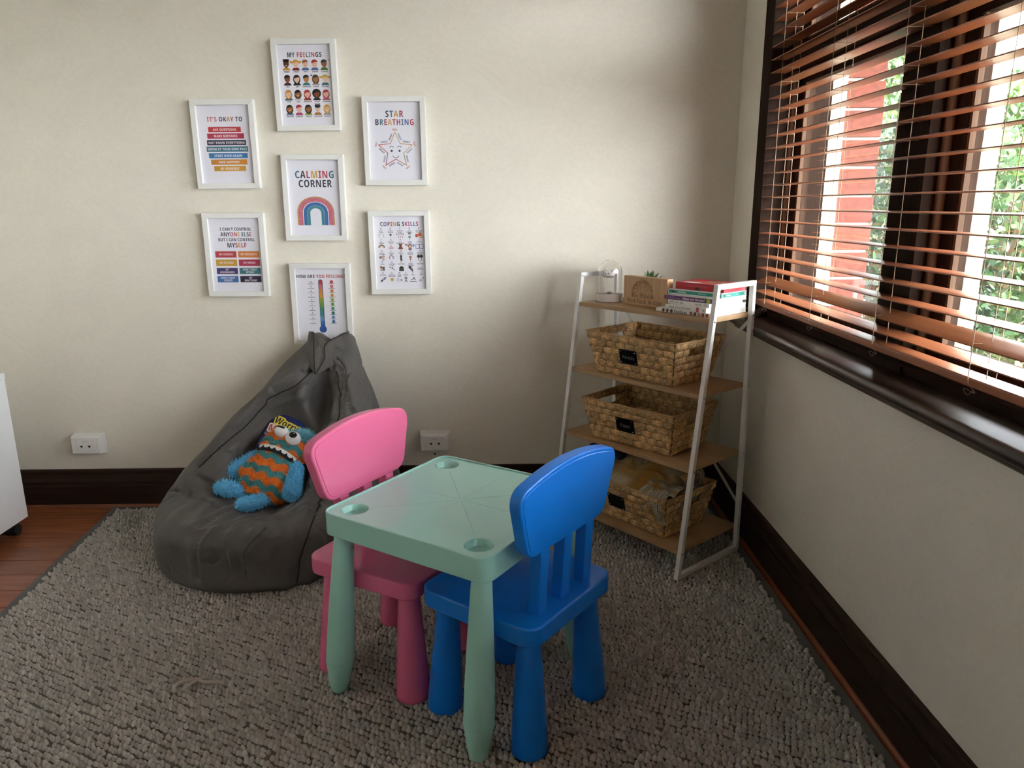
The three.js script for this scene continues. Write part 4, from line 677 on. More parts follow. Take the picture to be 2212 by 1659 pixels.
// naive surface nets: a smooth mesh of the zero set of f, with normals from its gradient
function surfaceNet(f, lo, hi, h, coarse) {
  const n = [0, 1, 2].map((k) => Math.ceil((hi[k] - lo[k]) / h) + 1), N = n[0] * n[1] * n[2], val = new Float32Array(N).fill(9), id = (i, j, k) => (k * n[1] + j) * n[0] + i, S = 5;
  for (let k = 0; k < n[2]; k += S) for (let j = 0; j < n[1]; j += S) for (let i = 0; i < n[0]; i += S) {
    const c = coarse(lo[0] + (i + S / 2) * h, lo[1] + (j + S / 2) * h, lo[2] + (k + S / 2) * h); const far = Math.abs(c) > h * S * 1.6 + 0.03;
    for (let c2 = k; c2 < Math.min(k + S, n[2]); c2++) for (let b = j; b < Math.min(j + S, n[1]); b++) for (let a = i; a < Math.min(i + S, n[0]); a++) val[id(a, b, c2)] = far ? c : f(lo[0] + a * h, lo[1] + b * h, lo[2] + c2 * h);
  }
  const vid = new Int32Array(N).fill(-1), pos = [], idx = [], E = [[0, 1], [2, 3], [4, 5], [6, 7], [0, 2], [1, 3], [4, 6], [5, 7], [0, 4], [1, 5], [2, 6], [3, 7]];
  for (let k = 0; k < n[2] - 1; k++) for (let j = 0; j < n[1] - 1; j++) for (let i = 0; i < n[0] - 1; i++) {
    const v = []; let m = 0; for (let q = 0; q < 8; q++) { const w = val[id(i + (q & 1), j + ((q >> 1) & 1), k + (q >> 2))]; v.push(w); if (w < 0) m |= 1 << q; } if (m === 0 || m === 255) continue;
    let x = 0, y = 0, z = 0, c = 0; for (const [a, b] of E) if ((v[a] < 0) !== (v[b] < 0)) { const t = v[a] / (v[a] - v[b]); x += (a & 1) + ((b & 1) - (a & 1)) * t; y += ((a >> 1) & 1) + (((b >> 1) & 1) - ((a >> 1) & 1)) * t; z += (a >> 2) + ((b >> 2) - (a >> 2)) * t; c++; }
    vid[id(i, j, k)] = pos.length / 3; pos.push(lo[0] + (i + x / c) * h, lo[1] + (j + y / c) * h, lo[2] + (k + z / c) * h);
  }
  for (let k = 1; k < n[2] - 1; k++) for (let j = 1; j < n[1] - 1; j++) for (let i = 1; i < n[0] - 1; i++) {
    const s = val[id(i, j, k)] < 0, quad = (a, b, c, d, flip) => { if (a < 0 || b < 0 || c < 0 || d < 0) return; flip ? idx.push(a, c, b, a, d, c) : idx.push(a, b, c, a, c, d); };
    if (s !== val[id(i + 1, j, k)] < 0) quad(vid[id(i, j - 1, k - 1)], vid[id(i, j, k - 1)], vid[id(i, j, k)], vid[id(i, j - 1, k)], !s);
    if (s !== val[id(i, j + 1, k)] < 0) quad(vid[id(i - 1, j, k - 1)], vid[id(i - 1, j, k)], vid[id(i, j, k)], vid[id(i, j, k - 1)], !s);
    if (s !== val[id(i, j, k + 1)] < 0) quad(vid[id(i - 1, j - 1, k)], vid[id(i, j - 1, k)], vid[id(i, j, k)], vid[id(i - 1, j, k)], !s);
  }
  const nor = new Float32Array(pos.length), e = h * 0.35; for (let i = 0; i < pos.length; i += 3) { const x = pos[i], y = pos[i + 1], z = pos[i + 2], a = f(x + e, y, z) - f(x - e, y, z), b = f(x, y + e, z) - f(x, y - e, z), c = f(x, y, z + e) - f(x, y, z - e), L = Math.hypot(a, b, c) || 1; nor[i] = a / L; nor[i + 1] = b / L; nor[i + 2] = c / L; }
  const g = new THREE.BufferGeometry(); g.setAttribute('position', new THREE.Float32BufferAttribute(pos, 3)); g.setAttribute('normal', new THREE.BufferAttribute(nor, 3)); g.setIndex(idx); return g;
}
const bagSeams = [
  [[-2.099, 0.322, 0.411], [-2.032, 0.382, 0.376], [-1.944, 0.442, 0.295], [-1.856, 0.532, 0.245], [-1.754, 0.596, 0.243], [-1.690, 0.635, 0.19]],
  [[-1.640, 0.025, 0.80], [-1.628, 0.130, 0.775], [-1.602, 0.224, 0.722], [-1.612, 0.241, 0.555], [-1.590, 0.36, 0.43], [-1.575, 0.50, 0.33], [-1.59, 0.64, 0.21]],
].map((s) => s.map((p) => bagSnap(...p)));
{
  const bag = thing('bean_bag', 'slumped dark grey fabric bean bag leaning on the back wall', 'bean bag', [0, 0, 0]);
  const curves = bagSeams.map((s) => new THREE.CatmullRomCurve3(s).getPoints(40).map((p) => [p.x, p.y, p.z]));
  const creases = [[[-2.10, 0.30, 0.43], [-1.989, 0.238, 0.487]], [[-2.183, 0.240, 0.450], [-1.968, 0.233, 0.592]], [[-1.972, 0.234, 0.750], [-1.860, 0.195, 0.476]], [[-1.912, 0.213, 0.813], [-1.824, 0.221, 0.661]], [[-1.707, 0.234, 0.702], [-1.611, 0.242, 0.553]], [[-1.757, 0.234, 0.720], [-1.714, 0.223, 0.788]], [[-1.847, 0.578, 0.240], [-1.740, 0.637, 0.216]], [[-1.859, 0.523, 0.245], [-1.730, 0.567, 0.240]], [[-1.942, 0.227, 0.789], [-1.972, 0.071, 0.812]], [[-1.584, 0.645, 0.220], [-1.523, 0.492, 0.347]]].map(([p, q]) => Array.from({ length: 15 }, (_, k) => bagSnap(lerp(p[0], q[0], k / 14), lerp(p[1], q[1], k / 14), lerp(p[2], q[2], k / 14)).toArray()));
  const folds = (x, y, z) => {
    const low = smooth(y, 0.02, 0.10); let f = 0;
    f += 0.009 * n3(x * 4.2, y * 4.6, z * 4.2) * low;                                                    // slack swells
    const w = n3(x * 3 + 9, y * 3, z * 3) * 0.5, a = Math.abs(n3(x * 4.6 + w * 2, y * 2.4 + 3, z * 3.6 + w)); f -= 0.007 * Math.max(0, 1 - a * 5) * smooth(n3(x * 2.6 + 2, y * 2.6, z * 2.6 + 5), -0.2, 0.5) * low;   // long creases
    const dx = x + 1.90, rr = Math.hypot(dx, y - 0.26, z - 0.66); if (rr < 0.35) f += 0.0075 * Math.sin(Math.atan2(dx, y - 0.34) * 10 + n2(rr * 7, 1) * 2) * Math.exp(-((rr - 0.14) ** 2) / 0.009) * low;   // pleats at the front of the seat
    for (const c of curves) { let m = 9; for (const q of c) { const d2 = (q[0] - x) ** 2 + (q[1] - y) ** 2 + (q[2] - z) ** 2; if (d2 < m) m = d2; } if (m < 0.02) { f -= 0.015 * Math.exp(-m / 0.00030); f += 0.007 * Math.exp(-((Math.sqrt(m) - 0.042) ** 2) / 0.0007); } }
    for (const c of creases) { let m = 9; for (const q of c) { const d2 = (q[0] - x) ** 2 + (q[1] - y) ** 2 + (q[2] - z) ** 2; if (d2 < m) m = d2; } if (m < 0.004) f -= 0.0075 * Math.exp(-m / 0.00011) - 0.0035 * Math.exp(-((Math.sqrt(m) - 0.024) ** 2) / 0.00018); }
    return f;
  };
  const full = (x, y, z) => Math.max(bagField(x, y, z) - folds(x, y, z), 0.0115 - y, 0.024 - z);
  const g = surfaceNet(full, [-2.40, -0.005, 0.005], [-1.34, 0.84, 0.90], 0.0055, bagField);
  { const p = g.attributes.position, uv = new Float32Array(p.count * 2); for (let i = 0; i < p.count; i++) { uv[i * 2] = (p.getX(i) + p.getZ(i) * 0.4) * 3; uv[i * 2 + 1] = (p.getY(i) + p.getZ(i) * 0.6) * 3; } g.setAttribute('uv', new THREE.BufferAttribute(uv, 2)); }
  const weave = dataTex(128, 128, (u, v) => 0.5 + 0.25 * Math.sin(u * 6.283 * 40) + 0.25 * Math.sin(v * 6.283 * 40));
  const bt = dataTex(256, 256, (u, v) => { const k = 0.97 + 0.04 * tnoise(u, v, 9, 5) + 0.03 * tnoise(u, v, 60, 2); return [0.362 * k, 0.352 * k, 0.340 * k]; }, true);
  const cloth = phys({ map: bt, roughness: 0.62, sheen: 0.35, sheenColor: lin(0.5, 0.5, 0.5), sheenRoughness: 0.5, bumpMap: withRepeat(weave, 3, 3), bumpScale: 0.0002, side: THREE.DoubleSide });
  const body = part('body', g, cloth, bag);
  const thread = std({ color: lin(0.016, 0.015, 0.014), roughness: 0.8 });
  const onBag = (p) => { const q = p.clone(), e = 0.003; for (let k = 0; k < 10; k++) { const d = full(q.x, q.y, q.z) - 0.0012, g = V3(full(q.x + e, q.y, q.z) - full(q.x - e, q.y, q.z), full(q.x, q.y + e, q.z) - full(q.x, q.y - e, q.z), full(q.x, q.y, q.z + e) - full(q.x, q.y, q.z - e)); if (g.lengthSq() < 1e-12) break; q.addScaledVector(g.normalize(), -d * 0.8); } return q; };
  bagSeams.forEach((s) => part('seam', tube(new THREE.CatmullRomCurve3(s).getPoints(50).map(onBag), 0.0026, 110, 6), thread, bag));
  // the folded-over tip: creased panels of the same cloth
  const F = [[-1.722, 0.785, 0.098], [-1.700, 0.787, 0.118], [-1.640, 0.752, 0.150], [-1.560, 0.784, 0.105], [-1.735, 0.680, 0.150], [-1.680, 0.628, 0.205], [-1.648, 0.690, 0.172], [-1.574, 0.718, 0.152], [-1.665, 0.745, 0.155], [-1.610, 0.665, 0.180], [-1.690, 0.700, 0.172]]  .map((p) => V3(p[0], p[1], p[2] + 0.022));
  const tri = [[0, 4, 1], [1, 4, 10], [10, 4, 5], [1, 10, 8], [8, 10, 6], [10, 5, 6], [8, 6, 2], [2, 6, 7], [6, 5, 9], [6, 9, 7], [2, 7, 3], [1, 8, 2]];
  const fv = []; const sub = (a, b, c, k) => { if (!k) { fv.push(...a.toArray(), ...b.toArray(), ...c.toArray()); return; } const m = (p, q) => p.clone().add(q).multiplyScalar(0.5), ab = m(a, b), bc = m(b, c), ca = m(c, a), n = b.clone().sub(a).cross(c.clone().sub(a)).normalize(); for (const q of [ab, bc, ca]) q.addScaledVector(V3(0, 0.3, 1), 0.0022 * n3(q.x * 40, q.y * 40, q.z * 40)); sub(a, ab, ca, k - 1); sub(ab, b, bc, k - 1); sub(ca, bc, c, k - 1); sub(ab, bc, ca, k - 1); };
  for (const [a, b, c] of tri) sub(F[a], F[b], F[c], 3);
  let fg = new THREE.BufferGeometry(); fg.setAttribute('position', new THREE.Float32BufferAttribute(fv, 3)); fg.setAttribute('uv', new THREE.Float32BufferAttribute(fv.flatMap((_, i) => (i % 3 === 2 ? [] : [fv[i] * 3])), 2)); fg = toCreasedNormals(fg, 0.5);
  part('tip_flap', fg, cloth, bag);
  part('flap_seam', tube([F[3], F[2].clone().add(V3(-0.005, -0.01, 0.006)), F[6].clone().add(V3(0, 0, 0.003)), F[5].clone().add(V3(0, 0.004, 0.003))], 0.0018, 40, 5), thread, bag);
  part('flap_seam', tube([F[1].clone().add(V3(0, 0, 0.003)), F[10].clone().add(V3(0.002, 0.01, 0.004)), F[5].clone().add(V3(-0.002, 0.006, 0.003))], 0.0016, 40, 5), thread, bag);
}

// ================================================================== PLUSH MONSTER AND ITS CARD
{
  const up = V3(0.115, 0.235, -0.165).normalize(), fw0 = V3(-0.10, 0.45, 0.86), fw = fw0.clone().addScaledVector(up, -fw0.dot(up)).normalize(), rt = up.clone().cross(fw);
  const toy = thing('plush_monster', 'orange and teal zigzag plush monster toy with blue arms, sitting in the bean bag', 'soft toy', [-1.872, 0.204, 0.472]);
  toy.quaternion.setFromRotationMatrix(new THREE.Matrix4().makeBasis(rt, up, fw)); toy.scale.set(1.20, 1.03, 1.05);
  const orange = [0.93, 0.25, 0.035], teal = [0.10, 0.37, 0.39], blue = [0.15, 0.52, 0.82], pale = [0.25, 0.58, 0.68];
  const chevron = (x, y) => { const z = Math.abs(((x / 0.046) % 1 + 1) % 1 - 0.5) * 0.030; const v = ((y - z) / 0.0560 % 1 + 1) % 1; return v < 0.56 ? orange : teal; };
  // body surface: y along the height, elliptical sections
  const keys = [[0, 0.030], [0.012, 0.062], [0.045, 0.084], [0.09, 0.090], [0.14, 0.080], [0.175, 0.071], [0.21, 0.070], [0.245, 0.062], [0.272, 0.043], [0.288, 0.004]];
  const rad = (y) => { for (let k = 0; k < keys.length - 1; k++) if (y <= keys[k + 1][0]) { const t = (y - keys[k][0]) / (keys[k + 1][0] - keys[k][0]), s = t * t * (3 - 2 * t) * 0.35 + t * 0.65; return lerp(keys[k][1], keys[k + 1][1], s); } return 0.004; };
  const surf = (y, a) => { const r = rad(y), lift = 0.006 * n3(Math.cos(a) * 2, y * 14, Math.sin(a) * 2); return V3(Math.sin(a) * (r + lift), y, Math.cos(a) * (r * 0.62 + lift)); };
  const NU = 64, NV = 60, pos = [], col = [], idx = [], uv = [];
  for (let j = 0; j <= NV; j++) for (let i = 0; i <= NU; i++) { const y = 0.288 * j / NV, a = i / NU * Math.PI * 2, p = surf(y, a); pos.push(p.x, p.y, p.z); uv.push(i / NU, j / NV); col.push(...(y < 0.016 ? teal : chevron(p.x, y))); }
  for (let j = 0; j < NV; j++) for (let i = 0; i < NU; i++) { const a = j * (NU + 1) + i; idx.push(a, a + 1, a + NU + 1, a + 1, a + NU + 2, a + NU + 1); }
  const bg = new THREE.BufferGeometry(); bg.setAttribute('position', new THREE.Float32BufferAttribute(pos, 3)); bg.setAttribute('uv', new THREE.Float32BufferAttribute(uv, 2)); bg.setAttribute('color', new THREE.Float32BufferAttribute(col, 3)); bg.setIndex(idx); bg.computeVertexNormals();
  const furBase = std({ vertexColors: true, roughness: 1 }), furM = std({ color: 0xffffff, roughness: 0.9 });
  const body = part('body', bg, furBase, toy);
  const tuft = new THREE.ConeGeometry(0.0011, 1, 4, 1).translate(0, 0.5, 0), r = rng(303);
  function fur(parent, count, sample, len) { // sample() -> {p, n, c}
    const im = new THREE.InstancedMesh(tuft, furM, count); im.name = 'fur'; im.userData.kind = 'stuff'; shade(im); const m = new THREE.Matrix4(), q = new THREE.Quaternion(), c = new THREE.Color();
    for (let k = 0; k < count; k++) { const s = sample(), d = s.n.clone().add(V3((r() - 0.5) * 1.1, (r() - 0.65) * 1.1, (r() - 0.5) * 1.1)).normalize(); q.setFromUnitVectors(V3(0, 1, 0), d); const L = len * (0.6 + r() * 0.8); m.compose(s.p, q, V3(1, L, 1)); im.setMatrixAt(k, m); const b = 0.85 + r() * 0.6; im.setColorAt(k, c.setRGB(s.c[0] * b, s.c[1] * b, s.c[2] * b)); }
    parent.add(im);
  }
  fur(body, 9000, () => { const y = 0.003 + 0.283 * r(), a = r() * 6.283, p = surf(y, a), n = V3(Math.sin(a), 0.1, Math.cos(a) * 1.4).normalize(); const mouth = Math.cos(a) > 0.1 && Math.abs(y - 0.178 - 0.010 * Math.cos(p.x * 20)) < 0.014; return { p: mouth ? p.addScaledVector(n, -0.02) : p, n, c: y < 0.012 ? teal : chevron(p.x, y) }; }, 0.0085);
  // limbs: furry blue pads
  function limb(name, a, b, ra, rb, n) {
    const A = V3(...a), Bv = V3(...b), L = A.distanceTo(Bv), g = new THREE.CapsuleGeometry(1, 1, 8, 20, 10), p = g.attributes.position; for (let i = 0; i < p.count; i++) { const y = p.getY(i), t = clamp((y + 0.5), 0, 1), rr = lerp(ra, rb, t), cap = y > 0.5 ? y - 0.5 : y < -0.5 ? y + 0.5 : 0; p.setXYZ(i, p.getX(i) * rr, (t - 0.5) * L + cap * rr, p.getZ(i) * rr * 0.8); } g.computeVertexNormals();
    const m = part(name, g, std({ color: lin(...blue), roughness: 1 }), toy); m.position.copy(A).add(Bv).multiplyScalar(0.5); m.quaternion.setFromUnitVectors(V3(0, 1, 0), Bv.clone().sub(A).normalize());
    const P = g.attributes.position, N = g.attributes.normal; fur(m, n, () => { const i = Math.floor(r() * P.count); return { p: V3(P.getX(i), P.getY(i), P.getZ(i)).add(V3((r() - 0.5) * 0.012, (r() - 0.5) * 0.012, (r() - 0.5) * 0.006)), n: V3(N.getX(i), N.getY(i), N.getZ(i)), c: [blue[0] * 1.15, blue[1] * 1.15, blue[2] * 1.1] }; }, 0.0075); return m;
  }
  limb('arm', [-0.066, 0.142, 0.004], [-0.118, 0.070, 0.000], 0.022, 0.028, 2800);
  limb('arm', [0.076, 0.150, 0.016], [0.102, 0.078, 0.030], 0.027, 0.033, 3200);
  limb('foot', [-0.052, 0.012, 0.020], [-0.088, -0.002, 0.050], 0.027, 0.030, 1400);
  limb('foot', [0.026, 0.002, 0.040], [0.004, -0.030, 0.070], 0.027, 0.031, 1400);
  // mouth and teeth
  const mouthPt = (x, dy, out) => { const y = 0.178 + 0.012 * Math.cos(x * 24) + dy, a = Math.asin(clamp(x / (rad(y) + 0.001), -1, 1)), p = surf(y, a); return V3(x, y, p.z + out); };
  const strip = (d0, d1, out, n = 40) => { const v = []; for (let i = 0; i < n; i++) { const x0 = -0.066 + 0.132 * i / n, x1 = -0.066 + 0.132 * (i + 1) / n, f = (x) => [mouthPt(x, typeof d0 === 'function' ? d0(x) : d0, out), mouthPt(x, typeof d1 === 'function' ? d1(x) : d1, out)]; const [a, b] = f(x0), [c, d] = f(x1); v.push(...a.toArray(), ...c.toArray(), ...b.toArray(), ...c.toArray(), ...d.toArray(), ...b.toArray()); } const g = new THREE.BufferGeometry(); g.setAttribute('position', new THREE.Float32BufferAttribute(v, 3)); g.computeVertexNormals(); return g; };
  part('mouth', strip(-0.012, 0.010, 0.006), std({ color: lin(0.006, 0.006, 0.008), roughness: 0.8, side: THREE.DoubleSide }), toy);
  part('teeth', strip((x) => 0.011 - 0.012 * Math.sqrt(Math.abs(Math.sin((x + 0.066) / 0.132 * Math.PI * 6.5))), 0.013, 0.009, 90), std({ color: lin(0.78, 0.78, 0.78), roughness: 0.6, side: THREE.DoubleSide }), toy);
  // bulging eyes
  const eyeM = std({ color: lin(0.85, 0.85, 0.86), roughness: 0.15 });
  for (const [x, y, z, rr, px, py, lid] of [[-0.018, 0.262, 0.034, 0.0235, -0.2, 0.62, 1], [0.028, 0.254, 0.036, 0.0255, 0.10, 0.30, 0]]) {
    const e = part('eye', new THREE.SphereGeometry(rr, 28, 20), eyeM, toy); e.position.set(x, y, z);
    const d = V3(px, py, 0.8).normalize(), pu = part('pupil', new THREE.SphereGeometry(rr * 0.50, 20, 12).scale(lid ? 1.4 : 1, lid ? 0.55 : 1, 0.35), std({ color: lin(0.004, 0.004, 0.005), roughness: 0.1 }), e); pu.position.copy(d.clone().multiplyScalar(rr * 0.88)); pu.quaternion.setFromUnitVectors(V3(0, 0, 1), d);
    if (!lid) part('glint', new THREE.SphereGeometry(0.0022, 8, 6), eyeM, e).position.copy(d.clone().multiplyScalar(rr * 1.06).add(V3(0.002, 0.004, 0)));
  }
  // long pale hair at the top of the head, an orange ear at the side
  const hair = part('hair_tuft', new THREE.SphereGeometry(0.026, 16, 12).scale(1.1, 0.8, 0.8), std({ color: lin(...pale), roughness: 1 }), toy); hair.position.set(0.050, 0.272, 0.004);
  fur(hair, 900, () => { const a = r() * 6.283, q = Math.acos(1 - 1.3 * r()); const n = V3(Math.sin(q) * Math.cos(a), Math.cos(q), Math.sin(q) * Math.sin(a)); return { p: n.clone().multiply(V3(0.028, 0.020, 0.020)), n: n.add(V3(0.5, 0.4, 0.3)).normalize(), c: pale }; }, 0.024);
  const ear = part('ear', new THREE.SphereGeometry(0.026, 16, 12).scale(0.7, 1.1, 0.6), std({ color: lin(...orange), roughness: 1 }), toy); ear.position.set(0.082, 0.224, -0.004);
  fur(ear, 700, () => { const a = r() * 6.283, q = Math.acos(1 - 2 * r()); const n = V3(Math.sin(q) * Math.cos(a), Math.cos(q), Math.sin(q) * Math.sin(a)); return { p: n.clone().multiply(V3(0.018, 0.028, 0.015)), n, c: orange }; }, 0.009);

  const card = thing('toy_card', 'dark blue printed cardboard backing card behind the plush monster', 'card', toy.position.toArray()); card.quaternion.copy(toy.quaternion);
  const CWm = 0.205, CHm = 0.30, tex = canvasTex(512, 750, (g, w, h) => {
    g.fillStyle = '#16215c'; g.fillRect(0, 0, w, h); const rr = rng(4); for (let k = 0; k < 60; k++) { g.fillStyle = 'rgba(60,90,190,' + (0.04 + rr() * 0.08) + ')'; g.beginPath(); g.arc(rr() * w, rr() * h, 20 + rr() * 70, 0, 6.3); g.fill(); }
    const puff = (t, x, y, s, c, o) => { g.font = 'bold ' + s + 'px sans-serif'; g.textAlign = 'center'; g.textBaseline = 'middle'; g.lineJoin = 'round'; g.lineWidth = s * 0.34; g.strokeStyle = o; g.strokeText(t, x, y); g.fillStyle = c; g.fillText(t, x, y); };
    g.save(); g.translate(w * 0.36, h * 0.115); g.rotate(0.10); puff('Worry', 0, 0, 92, '#17140f', '#f2dc5a'); g.restore();
    g.save(); g.translate(w * 0.13, h * 0.225); g.rotate(-0.06); puff('M', 0, 0, 92, '#c23a4c', '#f6e2c4'); g.restore(); puff('o', w * 0.30, h * 0.232, 74, '#3f8f86', '#e6e070'); puff('nster', w * 0.60, h * 0.235, 70, '#5f9f4a', '#e6e070');
    g.font = 'bold 34px sans-serif'; g.fillStyle = '#eef0f4'; g.textAlign = 'left'; g.fillText('Loves to eat', w * 0.03, h * 0.315);
    for (const y of [0.10, 0.62]) { g.fillStyle = '#e6c22e'; g.beginPath(); g.ellipse(w * 0.88, h * y, 52, 34, 0, 0, 6.3); g.fill(); g.font = 'bold 20px sans-serif'; g.fillStyle = '#7a3a14'; g.textAlign = 'center'; g.fillText('Yummy!', w * 0.88, h * y + 4); }
  });
  const cardM = std({ color: lin(0.012, 0.020, 0.11), roughness: 0.4 });
  part('board', rbox(CWm, CHm, 0.002, 0.0008).translate(-0.024, 0.204, -0.044), cardM, card);
  part('print', new THREE.PlaneGeometry(CWm - 0.002, CHm - 0.002).translate(-0.024, 0.204, -0.0426), std({ map: tex, roughness: 0.32 }), card);
  part('hang_tag', rbox(0.055, 0.030, 0.001, 0.0004).translate(0.060, 0.340, -0.048), std({ color: lin(0.45, 0.45, 0.42), roughness: 0.6 }), card);
}

// ================================================================== THINGS ON THE TOP SHELF
const TOPY = SH.h[0], tangle = -SH.th;
const clearGlass = phys({ color: 0xffffff, transmission: 1, thickness: 0, roughness: 0.0, ior: 1.5 });
{
  const p = onShelf(-0.547, 0.222, TOPY), c = thing('glass_cloche', 'glass dome cloche on a white base with a small white figure inside', 'ornament', [p.x, TOPY, p.z], tangle);
  const bm = std({ color: lin(0.76, 0.70, 0.65), roughness: 0.45 });
  part('base', new THREE.LatheGeometry([[0, 0], [0.049, 0], [0.0525, 0.0025], [0.0525, 0.030], [0.0505, 0.033], [0, 0.033]].map(([x, y]) => new THREE.Vector2(x, y)), 48), bm, c);
  part('felt_foot', new THREE.CylinderGeometry(0.051, 0.051, 0.0015, 40).translate(0, 0.0007, 0), std({ color: lin(0.05, 0.02, 0.02), roughness: 1 }), c);
  const prof = []; for (let k = 0; k <= 4; k++) prof.push([0.0475, 0.033 + k * 0.078 / 4]); for (let k = 1; k <= 12; k++) { const a = k * Math.PI / 24; prof.push([Math.max(0.0475 * Math.cos(a), 0.0001), 0.111 + 0.0500 * Math.sin(a)]); }
  const shell = [...prof.map(([x, y]) => new THREE.Vector2(x, y)), ...prof.slice().reverse().map(([x, y]) => new THREE.Vector2(Math.max(x - 0.0024, 0.0001), y < 0.112 ? y : y - 0.0024 * (y - 0.111) / 0.05))]; shell.push(shell[0].clone());
  part('dome', new THREE.LatheGeometry(shell, 64), phys({ color: 0xffffff, transmission: 1, thickness: 0.0024, roughness: 0.0, ior: 1.5 }), c);
  // white smooth figure: a rounded head on a slim clear stand
  const wm = std({ color: lin(0.86, 0.86, 0.85), roughness: 0.25 }), f = group('figure', c); f.position.set(-0.004, 0.106, 0.004); f.rotation.set(0.25, 0.2, -0.22); f.scale.setScalar(1.3);
  const head = new THREE.SphereGeometry(0.019, 28, 18); { const q = head.attributes.position; for (let i = 0; i < q.count; i++) { const x = q.getX(i), y = q.getY(i), z = q.getZ(i); q.setXYZ(i, x * 1.12, y * 0.62 + (x > 0 ? 0 : -0.004 * (x / 0.019) ** 2), z * 1.05); } head.computeVertexNormals(); }
  part('head', head, wm, f); for (const s of [-1, 1]) { part('ear', new THREE.SphereGeometry(0.0052, 14, 10).scale(1, 0.9, 0.7).translate(s * 0.0125, 0.0105, 0), wm, f); part('eye', new THREE.SphereGeometry(0.0018, 10, 8).translate(s * 0.0085, 0.0075, 0.0145), blackMat, f); } part('nose', new THREE.SphereGeometry(0.0019, 10, 8).translate(0, 0.0050, 0.0185), blackMat, f);
  part('stand', new THREE.LatheGeometry([[0.016, 0.0335], [0.012, 0.045], [0.009, 0.07], [0.008, 0.098]].map(([x, y]) => new THREE.Vector2(x, y)), 24), clearGlass, c).position.set(-0.003, 0, 0.003);
  part('crystal', new THREE.DodecahedronGeometry(0.012).scale(0.9, 1.3, 0.9).translate(0.020, 0.048, 0.004), clearGlass, c); part('crystal', new THREE.DodecahedronGeometry(0.009).scale(0.9, 1.2, 0.9).translate(-0.022, 0.044, 0.012), clearGlass, c); part('pebble', new THREE.SphereGeometry(0.008, 14, 10).scale(1.3, 0.6, 1).translate(0.017, 0.037, 0.020), bm, c);
}
{
  const p = onShelf(-0.360, 0.208, TOPY), s = thing('wooden_sign', 'wooden block sign with an engraved tree reading Stay Humble, Work Hard, Be Kind', 'sign', [p.x, TOPY, p.z], tangle - 0.045);
  const W = 0.212, H = 0.106, D = 0.030, wt = woodTex(160, 20, [0.72, 0.57, 0.42], [0.83, 0.68, 0.52]), wm = std({ map: wt, roughness: 0.6 });
  part('block', woodUV(rbox(W, H, D, 0.0012).translate(0, H / 2, -D / 2), 4), wm, s);
  const tex = canvasTex(848, 424, (g, w, h) => {
    g.fillStyle = '#c6a27a'; g.fillRect(0, 0, w, h); const r = rng(6);
    for (let k = 0; k < 260; k++) { const x = r() * w; g.strokeStyle = `rgba(${r() < 0.5 ? '120,84,50' : '205,170,128'},${0.05 + r() * 0.14})`; g.lineWidth = 1 + r() * 5; g.beginPath(); g.moveTo(x, 0); g.bezierCurveTo(x + (r() - 0.5) * 16, h * 0.3, x + (r() - 0.5) * 16, h * 0.6, x + (r() - 0.5) * 20, h); g.stroke(); }
    const cx = w * 0.45; g.strokeStyle = '#8a6740'; g.fillStyle = '#86623a'; g.lineCap = 'round';
    const branch = (x, y, a, L, d) => { const x1 = x + Math.cos(a) * L, y1 = y + Math.sin(a) * L; g.lineWidth = 1 + d * 0.9; g.beginPath(); g.moveTo(x, y); g.lineTo(x1, y1); g.stroke(); if (d > 0) for (const s2 of [-1, 1]) branch(x1, y1, a + s2 * (0.22 + r() * 0.30), L * (0.74 + r() * 0.12), d - 1); if (d < 4) { for (let q = 0; q < 2; q++) { g.save(); g.translate(x1 + (r() - 0.5) * 22, y1 + (r() - 0.5) * 16); g.rotate(a + (r() - 0.5) * 2); g.beginPath(); g.ellipse(0, 0, 8.5, 3.6, 0, 0, 6.3); g.fill(); g.restore(); } } };
    for (const a of [-2.75, -2.25, -1.75, -1.35, -0.85, -0.40]) branch(cx, h * 0.62, a, 66, 4);
    g.fillStyle = '#1d120a'; g.textAlign = 'center'; g.textBaseline = 'middle'; g.font = '84px serif'; g.save(); g.translate(cx + 6, h * 0.665); g.scale(0.86, 1); g.fillText('Stay Humble,', 0, 0); g.restore(); g.save(); g.translate(cx + 30, h * 0.86); g.scale(0.86, 1); g.fillText('Work Hard, Be Kind', 0, 0); g.restore();
  });
  part('engraved_face', new THREE.PlaneGeometry(W - 0.0018, H - 0.0018).translate(0, H / 2, 0.0004), std({ map: tex, roughness: 0.6 }), s);
}
